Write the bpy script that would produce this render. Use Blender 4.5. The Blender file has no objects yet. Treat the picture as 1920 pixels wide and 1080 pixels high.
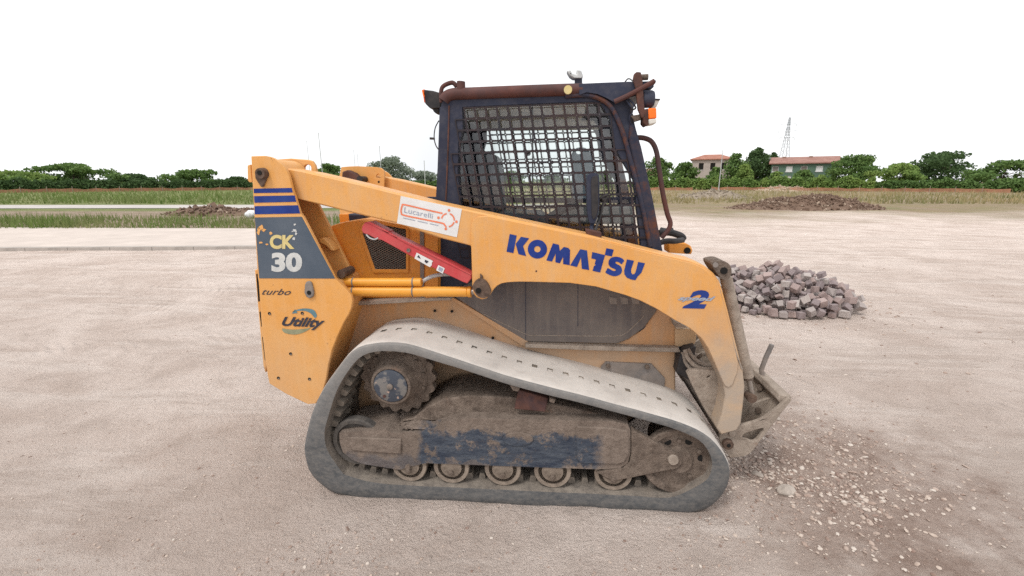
import bpy, bmesh, math, random
from math import radians, sin, cos, pi, tan, atan2, hypot
from mathutils import Vector, Matrix, Quaternion, noise
from mathutils.geometry import tessellate_polygon

random.seed(11)
SC = bpy.context.scene
COL = SC.collection

# ------------------------------------------------------------------ camera
F = 816.0                                  # focal length in photo pixels (1920 wide)
CAM = Vector((0.0, -2.735, 1.66))
YAW, PITCH = radians(5.78), radians(13.77)
FWD = Vector((-sin(YAW) * cos(PITCH), cos(YAW) * cos(PITCH), -sin(PITCH)))
RIGHT = Vector((cos(YAW), sin(YAW), 0))
UP = RIGHT.cross(FWD)
cd = bpy.data.cameras.new('camera')
cd.sensor_width = 36.0
cd.lens = F / 1920 * 36.0
cd.clip_start = 0.05
cd.clip_end = 3000
co = bpy.data.objects.new('camera', cd)
co.location = CAM
co.rotation_euler = (pi / 2 - PITCH, 0, YAW)
COL.objects.link(co)
SC.camera = co

# ------------------------------------------------------------------ sky, sun, exposure
SUN_EL, SUN_AZ = radians(58), radians(215)   # azimuth clockwise from +Y
w = bpy.data.worlds.new('World')
SC.world = w
w.use_nodes = True
nt = w.node_tree
for n in list(nt.nodes):
    nt.nodes.remove(n)
sky = nt.nodes.new('ShaderNodeTexSky')
sky.sky_type = 'NISHITA'
sky.sun_disc = False
sky.sun_elevation = SUN_EL
sky.sun_rotation = SUN_AZ
sky.air_density = 1.0
sky.dust_density = 6.0
sky.ozone_density = 1.0
hs = nt.nodes.new('ShaderNodeHueSaturation')
hs.inputs['Saturation'].default_value = 0.10
mx = nt.nodes.new('ShaderNodeMix')
mx.data_type = 'RGBA'
# thin even overcast: cloud light levels the clear-sky gradient out
wc = nt.nodes.new('ShaderNodeTexCoord')
wn = nt.nodes.new('ShaderNodeTexNoise')
wn.inputs['Scale'].default_value = 1.1
wn.inputs['Detail'].default_value = 4
wr = nt.nodes.new('ShaderNodeValToRGB')
wr.color_ramp.elements[0].color = (6.5, 6.8, 7.3, 1)
wr.color_ramp.elements[1].color = (10.8, 10.85, 10.9, 1)
wr.color_ramp.elements[0].position = 0.30
wr.color_ramp.elements[1].position = 0.58
mx.inputs[0].default_value = 0.85
bg = nt.nodes.new('ShaderNodeBackground')
bg.inputs['Strength'].default_value = 0.11
wo = nt.nodes.new('ShaderNodeOutputWorld')
L = nt.links.new
L(wc.outputs['Generated'], wn.inputs['Vector'])
L(wn.outputs['Fac'], wr.inputs['Fac'])
L(sky.outputs[0], hs.inputs['Color'])
L(hs.outputs[0], mx.inputs[6])
L(wr.outputs[0], mx.inputs[7])
L(mx.outputs[2], bg.inputs['Color'])
L(bg.outputs[0], wo.inputs['Surface'])

sl = bpy.data.lights.new('sun', 'SUN')
sl.energy = 1.5
sl.angle = radians(16)
sl.color = (1.0, 0.96, 0.9)
so = bpy.data.objects.new('sun', sl)
sd = Vector((sin(SUN_AZ) * cos(SUN_EL), cos(SUN_AZ) * cos(SUN_EL), sin(SUN_EL)))
so.rotation_euler = sd.to_track_quat('Z', 'Y').to_euler()
COL.objects.link(so)

SC.view_settings.view_transform = 'Standard'
SC.view_settings.look = 'None'
SC.view_settings.gamma = 1.0
SC.view_settings.exposure = 0.28
SC.view_settings.use_curve_mapping = False
SC.render.engine = 'CYCLES'
SC.cycles.max_bounces = 8
SC.cycles.transparent_max_bounces = 24
SC.cycles.sample_clamp_indirect = 6
SC.cycles.use_denoising = False
SC.cycles.use_adaptive_sampling = False
SC.cycles.filter_width = 1.5

# ------------------------------------------------------------------ geometry helpers
TILT = radians(-1.6)                       # the loader stands nose-up on gently rising ground
RM = Matrix.Rotation(TILT, 3, 'Y')
RMI = RM.transposed()


def ray(px, py):
    return FWD + RIGHT * ((px - 960) / F) + UP * ((540 - py) / F)


def at(px, py, Y):
    """point of the loader's own frame on its lengthwise plane y = Y"""
    d = RMI @ ray(px, py)
    c = RMI @ CAM
    return c + d * ((Y - c.y) / d.y)


def G(px, py, z=0.0):
    d = ray(px, py)
    return CAM + d * ((z - CAM.z) / d.z)


def W(px, py, dist):
    d = ray(px, py)
    return CAM + d * (dist / hypot(d.x, d.y))


def poly(pts, Y):
    return [at(x, y, Y) for x, y in pts]


def cat(pts, n=5, closed=True):
    """Catmull-Rom through 2-D or 3-D points"""
    P = [Vector(p) for p in pts]
    N = len(P)
    out = []
    rng = range(N) if closed else range(N - 1)
    for i in rng:
        if closed:
            a, b, c, d = P[(i - 1) % N], P[i], P[(i + 1) % N], P[(i + 2) % N]
        else:
            a, b, c, d = P[max(i - 1, 0)], P[i], P[i + 1], P[min(i + 2, N - 1)]
        for k in range(n):
            t = k / n
            out.append(0.5 * ((2 * b) + (c - a) * t + (2 * a - 5 * b + 4 * c - d) * t * t + (3 * b - a - 3 * c + d) * t ** 3))
    if not closed:
        out.append(P[-1])
    return out


class MB:
    def __init__(s):
        s.v, s.f, s.m, s.mi = [], [], [], 0

    def face(s, idx):
        s.f.append(tuple(idx))
        s.m.append(s.mi)

    def prism(s, near, dvec, holes=()):
        """closed outline (3-D, coplanar) pushed along dvec; holes cut through"""
        dvec = Vector(dvec)
        loops = [list(near)] + [list(h) for h in holes]
        flat = [p for l in loops for p in l]
        b = len(s.v)
        n = len(flat)
        s.v += [Vector(p) for p in flat] + [Vector(p) + dvec for p in flat]
        if len(loops) == 1 and n <= 4:
            tris = [tuple(range(n))]
        else:
            tris = tessellate_polygon(loops)
        for t in tris:
            s.face([b + i for i in t])
            s.face([b + n + i for i in reversed(t)])
        o = 0
        for l in loops:
            k = len(l)
            for i in range(k):
                j = (i + 1) % k
                s.face([b + o + i, b + o + j, b + n + o + j, b + n + o + i])
            o += k
        return s

    def flat(s, pts, holes=()):
        loops = [list(pts)] + [list(h) for h in holes]
        b = len(s.v)
        s.v += [Vector(p) for l in loops for p in l]
        if not holes and len(pts) <= 4:
            s.face([b + i for i in range(len(pts))])
        else:
            for t in tessellate_polygon(loops):
                s.face([b + i for i in t])
        return s

    def box(s, lo, hi, M=None):
        b = len(s.v)
        for z in (lo[2], hi[2]):
            for x, y in ((lo[0], lo[1]), (hi[0], lo[1]), (hi[0], hi[1]), (lo[0], hi[1])):
                p = Vector((x, y, z))
                s.v.append(M @ p if M else p)
        for q in ((0, 3, 2, 1), (4, 5, 6, 7), (0, 1, 5, 4), (1, 2, 6, 5), (2, 3, 7, 6), (3, 0, 4, 7)):
            s.face([b + i for i in q])
        return s

    def tube(s, pts, r, n=10, caps=True):
        P = [Vector(p) for p in pts]
        R = r if isinstance(r, (list, tuple)) else [r] * len(P)
        T = []
        for i in range(len(P)):
            t = (P[min(i + 1, len(P) - 1)] - P[max(i - 1, 0)])
            T.append(t.normalized() if t.length > 1e-9 else Vector((0, 0, 1)))
        ref = Vector((0, 0, 1)) if abs(T[0].z) < 0.9 else Vector((1, 0, 0))
        u = (ref - T[0] * ref.dot(T[0])).normalized()
        b = len(s.v)
        for i in range(len(P)):
            u = (u - T[i] * u.dot(T[i])).normalized()
            v = T[i].cross(u)
            for k in range(n):
                a = 2 * pi * k / n
                s.v.append(P[i] + (u * cos(a) + v * sin(a)) * R[i])
        for i in range(len(P) - 1):
            for k in range(n):
                j = (k + 1) % n
                s.face([b + i * n + k, b + i * n + j, b + (i + 1) * n + j, b + (i + 1) * n + k])
        if caps:
            s.face([b + k for k in reversed(range(n))])
            e = b + (len(P) - 1) * n
            s.face([e + k for k in range(n)])
        return s

    def lathe(s, cx, cz, prof, n=32, axis='Y'):
        """profile of (along, radius) turned about an axis along Y through (cx, cz)"""
        b = len(s.v)
        for (y, r) in prof:
            for k in range(n):
                a = 2 * pi * k / n
                s.v.append(Vector((cx + r * cos(a), y, cz + r * sin(a))))
        for i in range(len(prof) - 1):
            for k in range(n):
                j = (k + 1) % n
                s.face([b + i * n + k, b + i * n + j, b + (i + 1) * n + j, b + (i + 1) * n + k])
        s.face([b + k for k in range(n)])
        e = b + (len(prof) - 1) * n
        s.face([e + k for k in reversed(range(n))])
        return s

    def mesh(s, name, mats, smooth=35, recalc=True):
        me = bpy.data.meshes.new(name)
        me.from_pydata([tuple(v) for v in s.v], [], s.f)
        if not isinstance(mats, (list, tuple)):
            mats = [mats]
        for m in mats:
            me.materials.append(m)
        if len(mats) > 1:
            me.polygons.foreach_set('material_index', s.m)
        if recalc:
            bm = bmesh.new()
            bm.from_mesh(me)
            bmesh.ops.recalc_face_normals(bm, faces=bm.faces)
            bm.to_mesh(me)
            bm.free()
        if smooth:
            me.polygons.foreach_set('use_smooth', [True] * len(me.polygons))
            me.set_sharp_from_angle(angle=radians(smooth))
        me.update()
        return me

    def build(s, name, mats, parent=None, bevel=0.0, smooth=35, recalc=True, seg=2):
        o = bpy.data.objects.new(name, s.mesh(name, mats, smooth, recalc))
        COL.objects.link(o)
        if parent:
            o.parent = parent
        if bevel:
            b = o.modifiers.new('bevel', 'BEVEL')
            b.width = bevel
            b.segments = seg
            b.limit_method = 'ANGLE'
            b.angle_limit = radians(40)
            b.use_clamp_overlap = True
            b.harden_normals = False
        return o


def tag(o, label=None, category=None, group=None, kind=None):
    for k, v in (('label', label), ('category', category), ('group', group), ('kind', kind)):
        if v:
            o[k] = v
    return o


def empty(name, loc=(0, 0, 0)):
    o = bpy.data.objects.new(name, None)
    o.location = loc
    o.empty_display_size = 0.2
    COL.objects.link(o)
    return o


# ------------------------------------------------------------------ materials
class Nodes:
    def __init__(s, name):
        s.mat = bpy.data.materials.new(name)
        s.mat.use_nodes = True
        s.t = s.mat.node_tree
        s.b = s.t.nodes['Principled BSDF']
        s.co = s.t.nodes.new('ShaderNodeTexCoord')

    def n(s, kind, **kw):
        nd = s.t.nodes.new(kind)
        for k, v in kw.items():
            setattr(nd, k, v)
        return nd

    def link(s, a, b):
        s.t.links.new(a, b)

    def put(s, sock, v):
        if isinstance(v, bpy.types.NodeSocket):
            s.link(v, sock)
        elif isinstance(v, (tuple, list)) and len(v) == 3 and sock.type == 'RGBA':
            sock.default_value = (*v, 1)
        else:
            sock.default_value = v

    def noise(s, scale, detail=6, rough=0.6, vec=None, dist=0.0):
        nd = s.n('ShaderNodeTexNoise')
        nd.inputs['Scale'].default_value = scale
        nd.inputs['Detail'].default_value = detail
        nd.inputs['Roughness'].default_value = rough
        nd.inputs['Distortion'].default_value = dist
        s.link(vec or s.co.outputs['Object'], nd.inputs['Vector'])
        return nd.outputs['Fac']

    def stretch(s, sx, sy, sz):
        m = s.n('ShaderNodeMapping')
        m.inputs['Scale'].default_value = (sx, sy, sz)
        s.link(s.co.outputs['Object'], m.inputs['Vector'])
        return m.outputs[0]

    def ramp(s, fac, lo, hi, a=0.0, b=1.0):
        m = s.n('ShaderNodeMapRange')
        m.clamp = True
        s.put(m.inputs['Value'], fac)
        m.inputs['From Min'].default_value = lo
        m.inputs['From Max'].default_value = hi
        m.inputs['To Min'].default_value = a
        m.inputs['To Max'].default_value = b
        return m.outputs[0]

    def math(s, op, a, b=0.0, clamp=False):
        m = s.n('ShaderNodeMath', operation=op)
        m.use_clamp = clamp
        s.put(m.inputs[0], a)
        s.put(m.inputs[1], b)
        return m.outputs[0]

    def mix(s, fac, a, b):
        m = s.n('ShaderNodeMix')
        m.data_type = 'RGBA'
        s.put(m.inputs[0], fac)
        s.put(m.inputs[6], a)
        s.put(m.inputs[7], b)
        return m.outputs[2]

    def xyz(s):
        m = s.n('ShaderNodeSeparateXYZ')
        s.link(s.co.outputs['Object'], m.inputs[0])
        return m.outputs

    def bump(s, height, strength=0.3, dist=0.01):
        m = s.n('ShaderNodeBump')
        m.inputs['Strength'].default_value = strength
        m.inputs['Distance'].default_value = dist
        s.link(height, m.inputs['Height'])
        s.link(m.outputs[0], s.b.inputs['Normal'])

    def done(s, col, rough=0.6, metal=0.0, spec=0.5):
        s.put(s.b.inputs['Base Color'], col)
        s.put(s.b.inputs['Roughness'], rough)
        s.put(s.b.inputs['Metallic'], metal)
        s.b.inputs['Specular IOR Level'].default_value = spec
        return s.mat


DUST = (0.40, 0.315, 0.255)
PALE = (0.60, 0.535, 0.48)


def paint(name, base, base2, dust=DUST, lo=0.0, hi=0.9, amt=0.6, film=0.10, chips=None, chip_at=0.70, rough=0.42,
          patch=3.0, edge=None, streak=0.0, spec=0.4, chip_w=0.025, chip_scale=13, scuff=0.0):
    """old paint: uneven fading, a film of dust that thickens towards local height lo, chips through to another colour"""
    N = Nodes(name)
    c = N.mix(N.ramp(N.noise(2.6, 5), 0.35, 0.68), base, base2)
    if streak:
        c = N.mix(N.math('MULTIPLY', N.ramp(N.noise(9, 7, 0.7, vec=N.stretch(3, 3, 0.25)), 0.45, 0.70), streak), c, tuple(v * 1.25 for v in dust))
    z = N.xyz()[2]
    g = N.ramp(z, lo, hi, 1.0, 0.0)
    nz = N.ramp(N.noise(patch, 9, 0.68), 0.25, 0.75, -0.45, 0.45)
    d = N.math('MULTIPLY', N.math('ADD', g, N.math('MULTIPLY', nz, N.ramp(g, 0.0, 0.25, 0.25, 1.0)), True), amt, True)
    fine = N.math('MULTIPLY', N.ramp(N.noise(26, 8, 0.75), 0.45, 0.64), film, True)
    d = N.math('MAXIMUM', d, fine)
    c = N.mix(d, c, dust)
    if scuff:      # rubbed, slightly bleached areas and thin scratches
        c = N.mix(N.ramp(N.noise(3.4, 8, 0.7, dist=0.5), 0.48, 0.64, 0, scuff * 0.55), c, (0.68, 0.43, 0.21))
        sc = N.ramp(N.noise(14, 9, 0.8, vec=N.stretch(0.6, 1, 7)), 0.625, 0.66, 0, scuff * 0.8)
        c = N.mix(sc, c, (0.46, 0.26, 0.12))
    if chips:
        k = N.ramp(N.noise(chip_scale, 9, 0.72), chip_at, chip_at + chip_w)
        c = N.mix(k, c, chips)
    r = N.math('ADD', N.ramp(N.noise(7, 6), 0.3, 0.7, rough, rough + 0.15), N.math('MULTIPLY', d, 0.35))
    N.bump(N.noise(60, 6, 0.7), 0.12, 0.004)
    return N.done(c, r, 0.0, spec)


def plain(name, col, rough=0.5, metal=0.0, var=0.25, scale=12.0, bump=0.0, dust=None, amt=0.3):
    N = Nodes(name)
    dk = tuple(v * (1 - var) for v in col)
    lt = tuple(min(v * (1 + var), 1) for v in col)
    c = N.mix(N.ramp(N.noise(scale, 7, 0.65), 0.32, 0.68), dk, lt)
    if dust:
        c = N.mix(N.math('MULTIPLY', N.ramp(N.noise(scale * 0.6, 9, 0.7), 0.38, 0.66), amt), c, dust)
    if bump:
        N.bump(N.noise(scale * 4, 8, 0.7), bump, 0.01)
    return N.done(c, N.ramp(N.noise(scale * 1.7, 5), 0.3, 0.7, rough - 0.08, min(rough + 0.1, 1)), metal, 0.3)


YB, YB2 = (0.66, 0.305, 0.072), (0.69, 0.345, 0.098)
M = {}
M['yellow'] = paint('yellow paint', YB, YB2, dust=(0.56, 0.36, 0.20), lo=0.35, hi=1.05, amt=0.7, film=0.18, chips=(0.14, 0.06, 0.032), chip_at=0.668, chip_scale=24, scuff=0.45, streak=0.22)
M['yellow_arm'] = paint('yellow arm paint', YB, YB2, dust=(0.365, 0.305, 0.25), lo=0.70, hi=1.10, amt=0.95, film=0.14, chips=(0.15, 0.065, 0.034), chip_at=0.672, chip_scale=24, scuff=0.45, streak=0.22)
M['yellow_deep'] = paint('deep yellow paint', (0.66, 0.25, 0.03), (0.70, 0.28, 0.04), dust=(0.50, 0.32, 0.17), lo=0.5, hi=1.2, amt=0.4, film=0.2)
M['yellow_cyl'] = paint('cylinder yellow paint', (0.72, 0.30, 0.025), (0.76, 0.34, 0.035), dust=(0.50, 0.35, 0.2), lo=0.5, hi=1.2, amt=0.5, film=0.12, rough=0.35)
M['yellow_hull'] = paint('dusty yellow hull paint', (0.60, 0.25, 0.055), (0.64, 0.29, 0.07), dust=(0.42, 0.295, 0.20), lo=0.55, hi=1.6, amt=0.95, film=0.4, chips=(0.3, 0.11, 0.03), chip_at=0.75, streak=0.5)
M['navy'] = paint('dark navy paint', (0.016, 0.020, 0.042), (0.028, 0.034, 0.060), dust=(0.20, 0.18, 0.175), lo=0.3, hi=1.2, amt=0.5, film=0.12, chips=(0.11, 0.042, 0.024), chip_at=0.68, rough=0.5, spec=0.3)
M['navyrust'] = paint('navy paint rusting through', (0.020, 0.024, 0.045), (0.034, 0.038, 0.060), dust=(0.16, 0.10, 0.08), lo=0.3, hi=1.2, amt=0.3, film=0.2, chips=(0.115, 0.045, 0.026), chip_at=0.46, rough=0.65, spec=0.25, chip_w=0.12, chip_scale=6)
M['panel'] = paint('dusty lower cab panel', (0.050, 0.052, 0.070), (0.065, 0.063, 0.078), dust=(0.200, 0.170, 0.150), lo=0.62, hi=1.62, amt=0.97, film=0.7, streak=0.55, rough=0.75, patch=3.0, spec=0.2)
M['rust'] = plain('rusty steel', (0.115, 0.048, 0.030), 0.85, 0.0, 0.5, 14, 0.3, (0.03, 0.03, 0.045), 0.6)
M['rusttube'] = plain('rusty brown roof tube', (0.105, 0.036, 0.026), 0.7, 0.0, 0.45, 6, 0.15, (0.035, 0.04, 0.05), 0.6)
M['guard'] = plain('worn guard steel', (0.020, 0.021, 0.028), 0.7, 0.0, 0.3, 4, 0.0, (0.075, 0.030, 0.020), 0.5)
M['black'] = plain('black rubber and hull shade', (0.018, 0.018, 0.021), 0.55, 0.0, 0.3, 20, 0.1, (0.12, 0.1, 0.09), 0.35)
M['hole'] = plain('dark inside of a hole', (0.012, 0.011, 0.010), 0.9)


def dirt(name, lo, hi, dark, pale, bump=0.8, rust=0.0):
    """soil and dust caked on steel: broad tone, crumbs, dark scrapes where it has flaked off"""
    N = Nodes(name)
    c = N.mix(N.ramp(N.noise(5, 8, 0.7), 0.30, 0.70), lo, hi)
    c = N.mix(N.ramp(N.noise(17, 10, 0.78), 0.46, 0.66, 0, 0.75), c, dark)
    c = N.mix(N.ramp(N.noise(33, 9, 0.8), 0.56, 0.74, 0, 0.6), c, pale)
    if rust:
        c = N.mix(N.ramp(N.noise(9, 9, 0.75), 0.60, 0.70, 0, rust), c, (0.20, 0.085, 0.045))
    h = N.math('ADD', N.noise(34, 10, 0.75), N.math('MULTIPLY', N.noise(110, 6, 0.7), 0.35))
    N.bump(h, bump, 0.018)
    return N.done(c, 0.95, 0, 0.2)


M['dirtmetal'] = dirt('soil caked steel', (0.165, 0.125, 0.10), (0.275, 0.218, 0.178), (0.070, 0.052, 0.042), (0.37, 0.305, 0.255), 1.0, 0.5)
M['dirtpale'] = dirt('pale dust coated steel', (0.29, 0.24, 0.198), (0.40, 0.335, 0.28), (0.18, 0.14, 0.112), (0.46, 0.395, 0.335), 0.55, 0.35)
M['greyplate'] = plain('grey plate', (0.17, 0.155, 0.148), 0.75, 0.0, 0.25, 12, 0.2, DUST, 0.4)
M['bolt'] = plain('dull grey bolt', (0.14, 0.125, 0.115), 0.6, 0.3, 0.3, 30, 0.1, DUST, 0.5)
M['pin'] = plain('greasy brown pin', (0.075, 0.048, 0.038), 0.65, 0.1, 0.5, 30, 0.5, (0.25, 0.17, 0.12), 0.5)
M['rod'] = plain('polished rod', (0.32, 0.30, 0.28), 0.35, 0.7, 0.15, 20, 0, DUST, 0.5)
M['red'] = plain('red paint', (0.50, 0.035, 0.045), 0.45, 0.0, 0.16, 6, 0.05, (0.42, 0.20, 0.18), 0.4)
M['white'] = plain('white sticker', (0.70, 0.70, 0.70), 0.5, 0.0, 0.05, 10, 0, (0.6, 0.57, 0.54), 0.5)
M['offwhite'] = plain('weathered white print', (0.58, 0.58, 0.56), 0.55, 0.0, 0.1, 30, 0, (0.36, 0.38, 0.40), 0.5)
M['cream'] = plain('faded cream print', (0.62, 0.50, 0.20), 0.55, 0.0, 0.1, 30, 0, (0.5, 0.45, 0.30), 0.5)
M['blue'] = plain('blue print', (0.006, 0.024, 0.185), 0.5, 0.0, 0.2, 14, 0, (0.03, 0.07, 0.24), 0.5)
M['slate'] = plain('slate blue badge', (0.055, 0.078, 0.112), 0.55, 0.0, 0.2, 9, 0.05, (0.15, 0.17, 0.19), 0.6)
M['darkprint'] = plain('dark print', (0.035, 0.035, 0.05), 0.5, 0.0, 0.3, 30)
M['greyprint'] = plain('grey print', (0.30, 0.34, 0.42), 0.5, 0.0, 0.15, 30)
M['teal'] = plain('teal grey print', (0.11, 0.20, 0.23), 0.5, 0.0, 0.25, 20)
M['olive'] = plain('olive grey print', (0.24, 0.24, 0.15), 0.5, 0.0, 0.2, 20)
M['orangeprint'] = plain('orange print', (0.72, 0.20, 0.10), 0.5, 0.0, 0.1, 20)
M['amber'] = plain('amber lens', (0.95, 0.17, 0.015), 0.25, 0.0, 0.06, 20)
M['clear'] = plain('white lens', (0.62, 0.60, 0.55), 0.25, 0.0, 0.1, 20)
M['redlens'] = plain('red lens', (0.55, 0.09, 0.03), 0.25, 0.0, 0.1, 20)
M['galv'] = plain('galvanised metal', (0.48, 0.49, 0.49), 0.5, 0.3, 0.12, 30)
M['interior'] = plain('grey interior trim', (0.19, 0.20, 0.205), 0.8, 0.0, 0.15, 12)
M['bluegrey'] = plain('blue grey trim', (0.20, 0.26, 0.31), 0.7, 0.0, 0.12, 12)
M['seat'] = plain('dark seat vinyl', (0.040, 0.046, 0.06), 0.6, 0.0, 0.3, 15)

# rubber track: smooth tread side caked in pale dust, grey sides
N = Nodes('dusty tread face')
c = N.mix(N.ramp(N.noise(5, 8, 0.65), 0.3, 0.7), (0.45, 0.415, 0.385), (0.60, 0.56, 0.52))
c = N.mix(N.ramp(N.noise(16, 9, 0.75), 0.54, 0.74, 0, 0.6), c, (0.33, 0.305, 0.285))
N.bump(N.noise(45, 8, 0.7), 0.25, 0.006)
M['tread'] = N.done(c, 0.95, 0, 0.2)
N = Nodes('track side rubber')
c = N.mix(N.ramp(N.noise(11, 9, 0.75, vec=N.stretch(0.5, 1, 1.6)), 0.34, 0.66), (0.055, 0.060, 0.066), (0.105, 0.106, 0.108))
c = N.mix(N.math('MULTIPLY', N.ramp(N.noise(46, 9, 0.8, vec=N.stretch(0.6, 1, 1)), 0.42, 0.66), 0.55), c, (0.235, 0.212, 0.19))
z = N.xyz()[2]
c = N.mix(N.ramp(N.math('ADD', z, N.ramp(N.noise(6, 7), 0.3, 0.7, -0.12, 0.12)), 0.35, 0.75, 0.0, 0.4), c, (0.33, 0.31, 0.29))
N.bump(N.noise(30, 7, 0.7), 0.25, 0.006)
M['trackside'] = N.done(c, 0.8)
M['trackin'] = dirt('dusty track inside', (0.19, 0.16, 0.135), (0.30, 0.26, 0.22), (0.08, 0.072, 0.068), (0.36, 0.31, 0.265), 0.5)
M['lug'] = plain('dusty rubber lug', (0.10, 0.086, 0.075), 0.9, 0, 0.3, 14, 0.3, (0.32, 0.27, 0.22), 0.85)

# track frame: dirt over slate-blue paint that is rubbed clean along the lower middle
N = Nodes('dirt covered track frame')
xs = N.xyz()
soil_ = N.mix(N.ramp(N.noise(7, 9, 0.7), 0.3, 0.7), (0.155, 0.118, 0.094), (0.27, 0.212, 0.174))
soil_ = N.mix(N.ramp(N.noise(19, 9, 0.78), 0.48, 0.68, 0, 0.7), soil_, (0.085, 0.06, 0.046))
soil_ = N.mix(N.ramp(N.noise(42, 8, 0.78), 0.57, 0.75, 0, 0.6), soil_, (0.34, 0.275, 0.225))
blue = N.mix(N.ramp(N.noise(12, 8, 0.7, vec=N.stretch(1, 1, 4)), 0.35, 0.7), (0.022, 0.032, 0.056), (0.10, 0.115, 0.14))
wob = N.ramp(N.noise(8, 9, 0.7), 0.3, 0.7, -0.055, 0.055)
zz = N.math('ADD', xs[2], wob)
band = N.math('MULTIPLY', N.ramp(zz, 0.415, 0.44, 1, 0), N.ramp(zz, 0.225, 0.25, 0, 1))
xx = N.math('ADD', xs[0], N.math('MULTIPLY', wob, 0.8))
xw = N.math('MULTIPLY', N.ramp(xx, -0.70, -0.66, 0, 1), N.ramp(xx, 0.22, 0.27, 1, 0))
low = N.math('MULTIPLY', N.ramp(zz, 0.24, 0.28, 1, 0), N.ramp(xx, 0.0, 0.1, 1, 0))
mask = N.math('MULTIPLY', N.math('MAXIMUM', N.math('MULTIPLY', band, xw), N.math('MULTIPLY', low, 0.5)),
              N.ramp(N.noise(15, 9, 0.75), 0.37, 0.46), True)
c = N.mix(mask, soil_, blue)
c = N.mix(N.ramp(N.noise(22, 9, 0.8), 0.66, 0.70), c, (0.30, 0.15, 0.08))
N.bump(N.noise(40, 9, 0.75), 0.85, 0.018)
M['frame'] = N.done(c, 0.9)

# window glass
N = Nodes('tinted window glass')
tr = N.n('ShaderNodeBsdfTransparent')
tr.inputs[0].default_value = (0.93, 0.97, 0.955, 1)
gl = N.n('ShaderNodeBsdfGlossy')
gl.inputs['Roughness'].default_value = 0.03
fr = N.n('ShaderNodeFresnel')
fr.inputs[0].default_value = 1.5
ms = N.n('ShaderNodeMixShader')
N.link(N.math('ADD', fr.outputs[0], N.ramp(N.noise(3, 8, 0.7), 0.35, 0.65, 0.02, 0.11)), ms.inputs[0])
N.link(tr.outputs[0], ms.inputs[1])
N.link(gl.outputs[0], ms.inputs[2])
N.link(ms.outputs[0], N.t.nodes['Material Output'].inputs['Surface'])
M['glass'] = N.mat

# ================================================================== the setting
def sstep(a, b, x):
    t = max(0.0, min(1.0, (x - a) / (b - a)))
    return t * t * (3 - 2 * t)


def ground_h(x, y):
    r = hypot(x, y)
    k = 1 - sstep(2.6, 8.0, r)
    h = 0.0279 * x * k + 0.020 * (1 - sstep(1.3, 4.0, r))
    if r < 60:
        f = 1 - sstep(25, 60, r)
        h += f * (0.030 * noise.noise(Vector((x * 0.45, y * 0.45, 0))) * sstep(1.2, 4.0, r)
                  + 0.012 * noise.noise(Vector((x * 1.7, y * 1.7, 3)))
                  + 0.006 * noise.noise(Vector((x * 5.5, y * 5.5, 7))))
    if -1.6 < x < 1.2 and -1.3 < y < -0.6:
        e = sstep(-1.6, -1.2, x) * (1 - sstep(0.8, 1.15, x))
        h += e * 0.030 * math.exp(-((y + 0.865) / 0.045) ** 2) * (0.55 + 0.9 * noise.noise(Vector((x * 9, y * 9, 1))))
    return h


def axis_ticks(lo, hi, step, far):
    t = [lo + step * i for i in range(int((hi - lo) / step) + 1)]
    s = step
    while t[-1] < far:
        s *= 1.16
        t.append(t[-1] + s)
    s = step
    while t[0] > -far:
        s *= 1.16
        t.insert(0, t[0] - s)
    return t


gxs = axis_ticks(-4.5, 5.5, 0.05, 1500)
gys = axis_ticks(-3.0, 5.0, 0.05, 1500)
mb = MB()
for y in gys:
    for x in gxs:
        mb.v.append((x, y, ground_h(x, y)))
nx = len(gxs)
for j in range(len(gys) - 1):
    for i in range(nx - 1):
        mb.f.append((j * nx + i, j * nx + i + 1, (j + 1) * nx + i + 1, (j + 1) * nx + i))
        mb.m.append(0)

N = Nodes('dusty sandy ground')
mp = N.n('ShaderNodeMapping')
mp.vector_type = 'TEXTURE'
mp.inputs['Location'].default_value = (CAM.x, CAM.y, 0)
mp.inputs['Rotation'].default_value = (0, 0, YAW)
N.link(N.co.outputs['Object'], mp.inputs['Vector'])
sx = N.n('ShaderNodeSeparateXYZ')
N.link(mp.outputs[0], sx.inputs[0])
gc, gd = sx.outputs[0], sx.outputs[1]          # metres across and metres out from where the photographer stands
col = N.mix(N.ramp(N.noise(0.8, 8, 0.65, dist=0.4), 0.38, 0.60), (0.585, 0.475, 0.412), (0.735, 0.622, 0.555))
col = N.mix(N.ramp(N.noise(3.5, 9, 0.7, dist=0.6), 0.47, 0.72, 0, 0.5), col, (0.43, 0.345, 0.295))
col = N.mix(N.ramp(N.noise(21, 9, 0.75), 0.56, 0.74, 0, 0.5), col, (0.66, 0.59, 0.53))
col = N.mix(N.ramp(N.noise(1.3, 7, 0.65, vec=N.stretch(0.35, 1.9, 1)), 0.50, 0.60, 0, 0.55), col, (0.76, 0.66, 0.595))
col = N.mix(N.ramp(N.noise(1.1, 8, 0.7, vec=N.stretch(0.4, 2.2, 3)), 0.53, 0.62, 0, 0.45), col, (0.43, 0.335, 0.28))
# reddish churned soil to the right of the loader's nose
e1 = N.n('ShaderNodeVectorMath', operation='DISTANCE')
N.link(N.co.outputs['Object'], e1.inputs[0])
e1.inputs[1].default_value = (1.62, -0.55, 0)
wob = N.ramp(N.noise(2.6, 9, 0.75), 0.3, 0.7, -0.6, 0.6)
red = N.ramp(N.math('ADD', e1.outputs['Value'], wob), 0.25, 1.0, 0.8, 0.0)
rc = N.mix(N.ramp(N.noise(9, 9, 0.75), 0.35, 0.65), (0.26, 0.165, 0.125), (0.50, 0.385, 0.325))
col = N.mix(red, col, rc)
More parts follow.
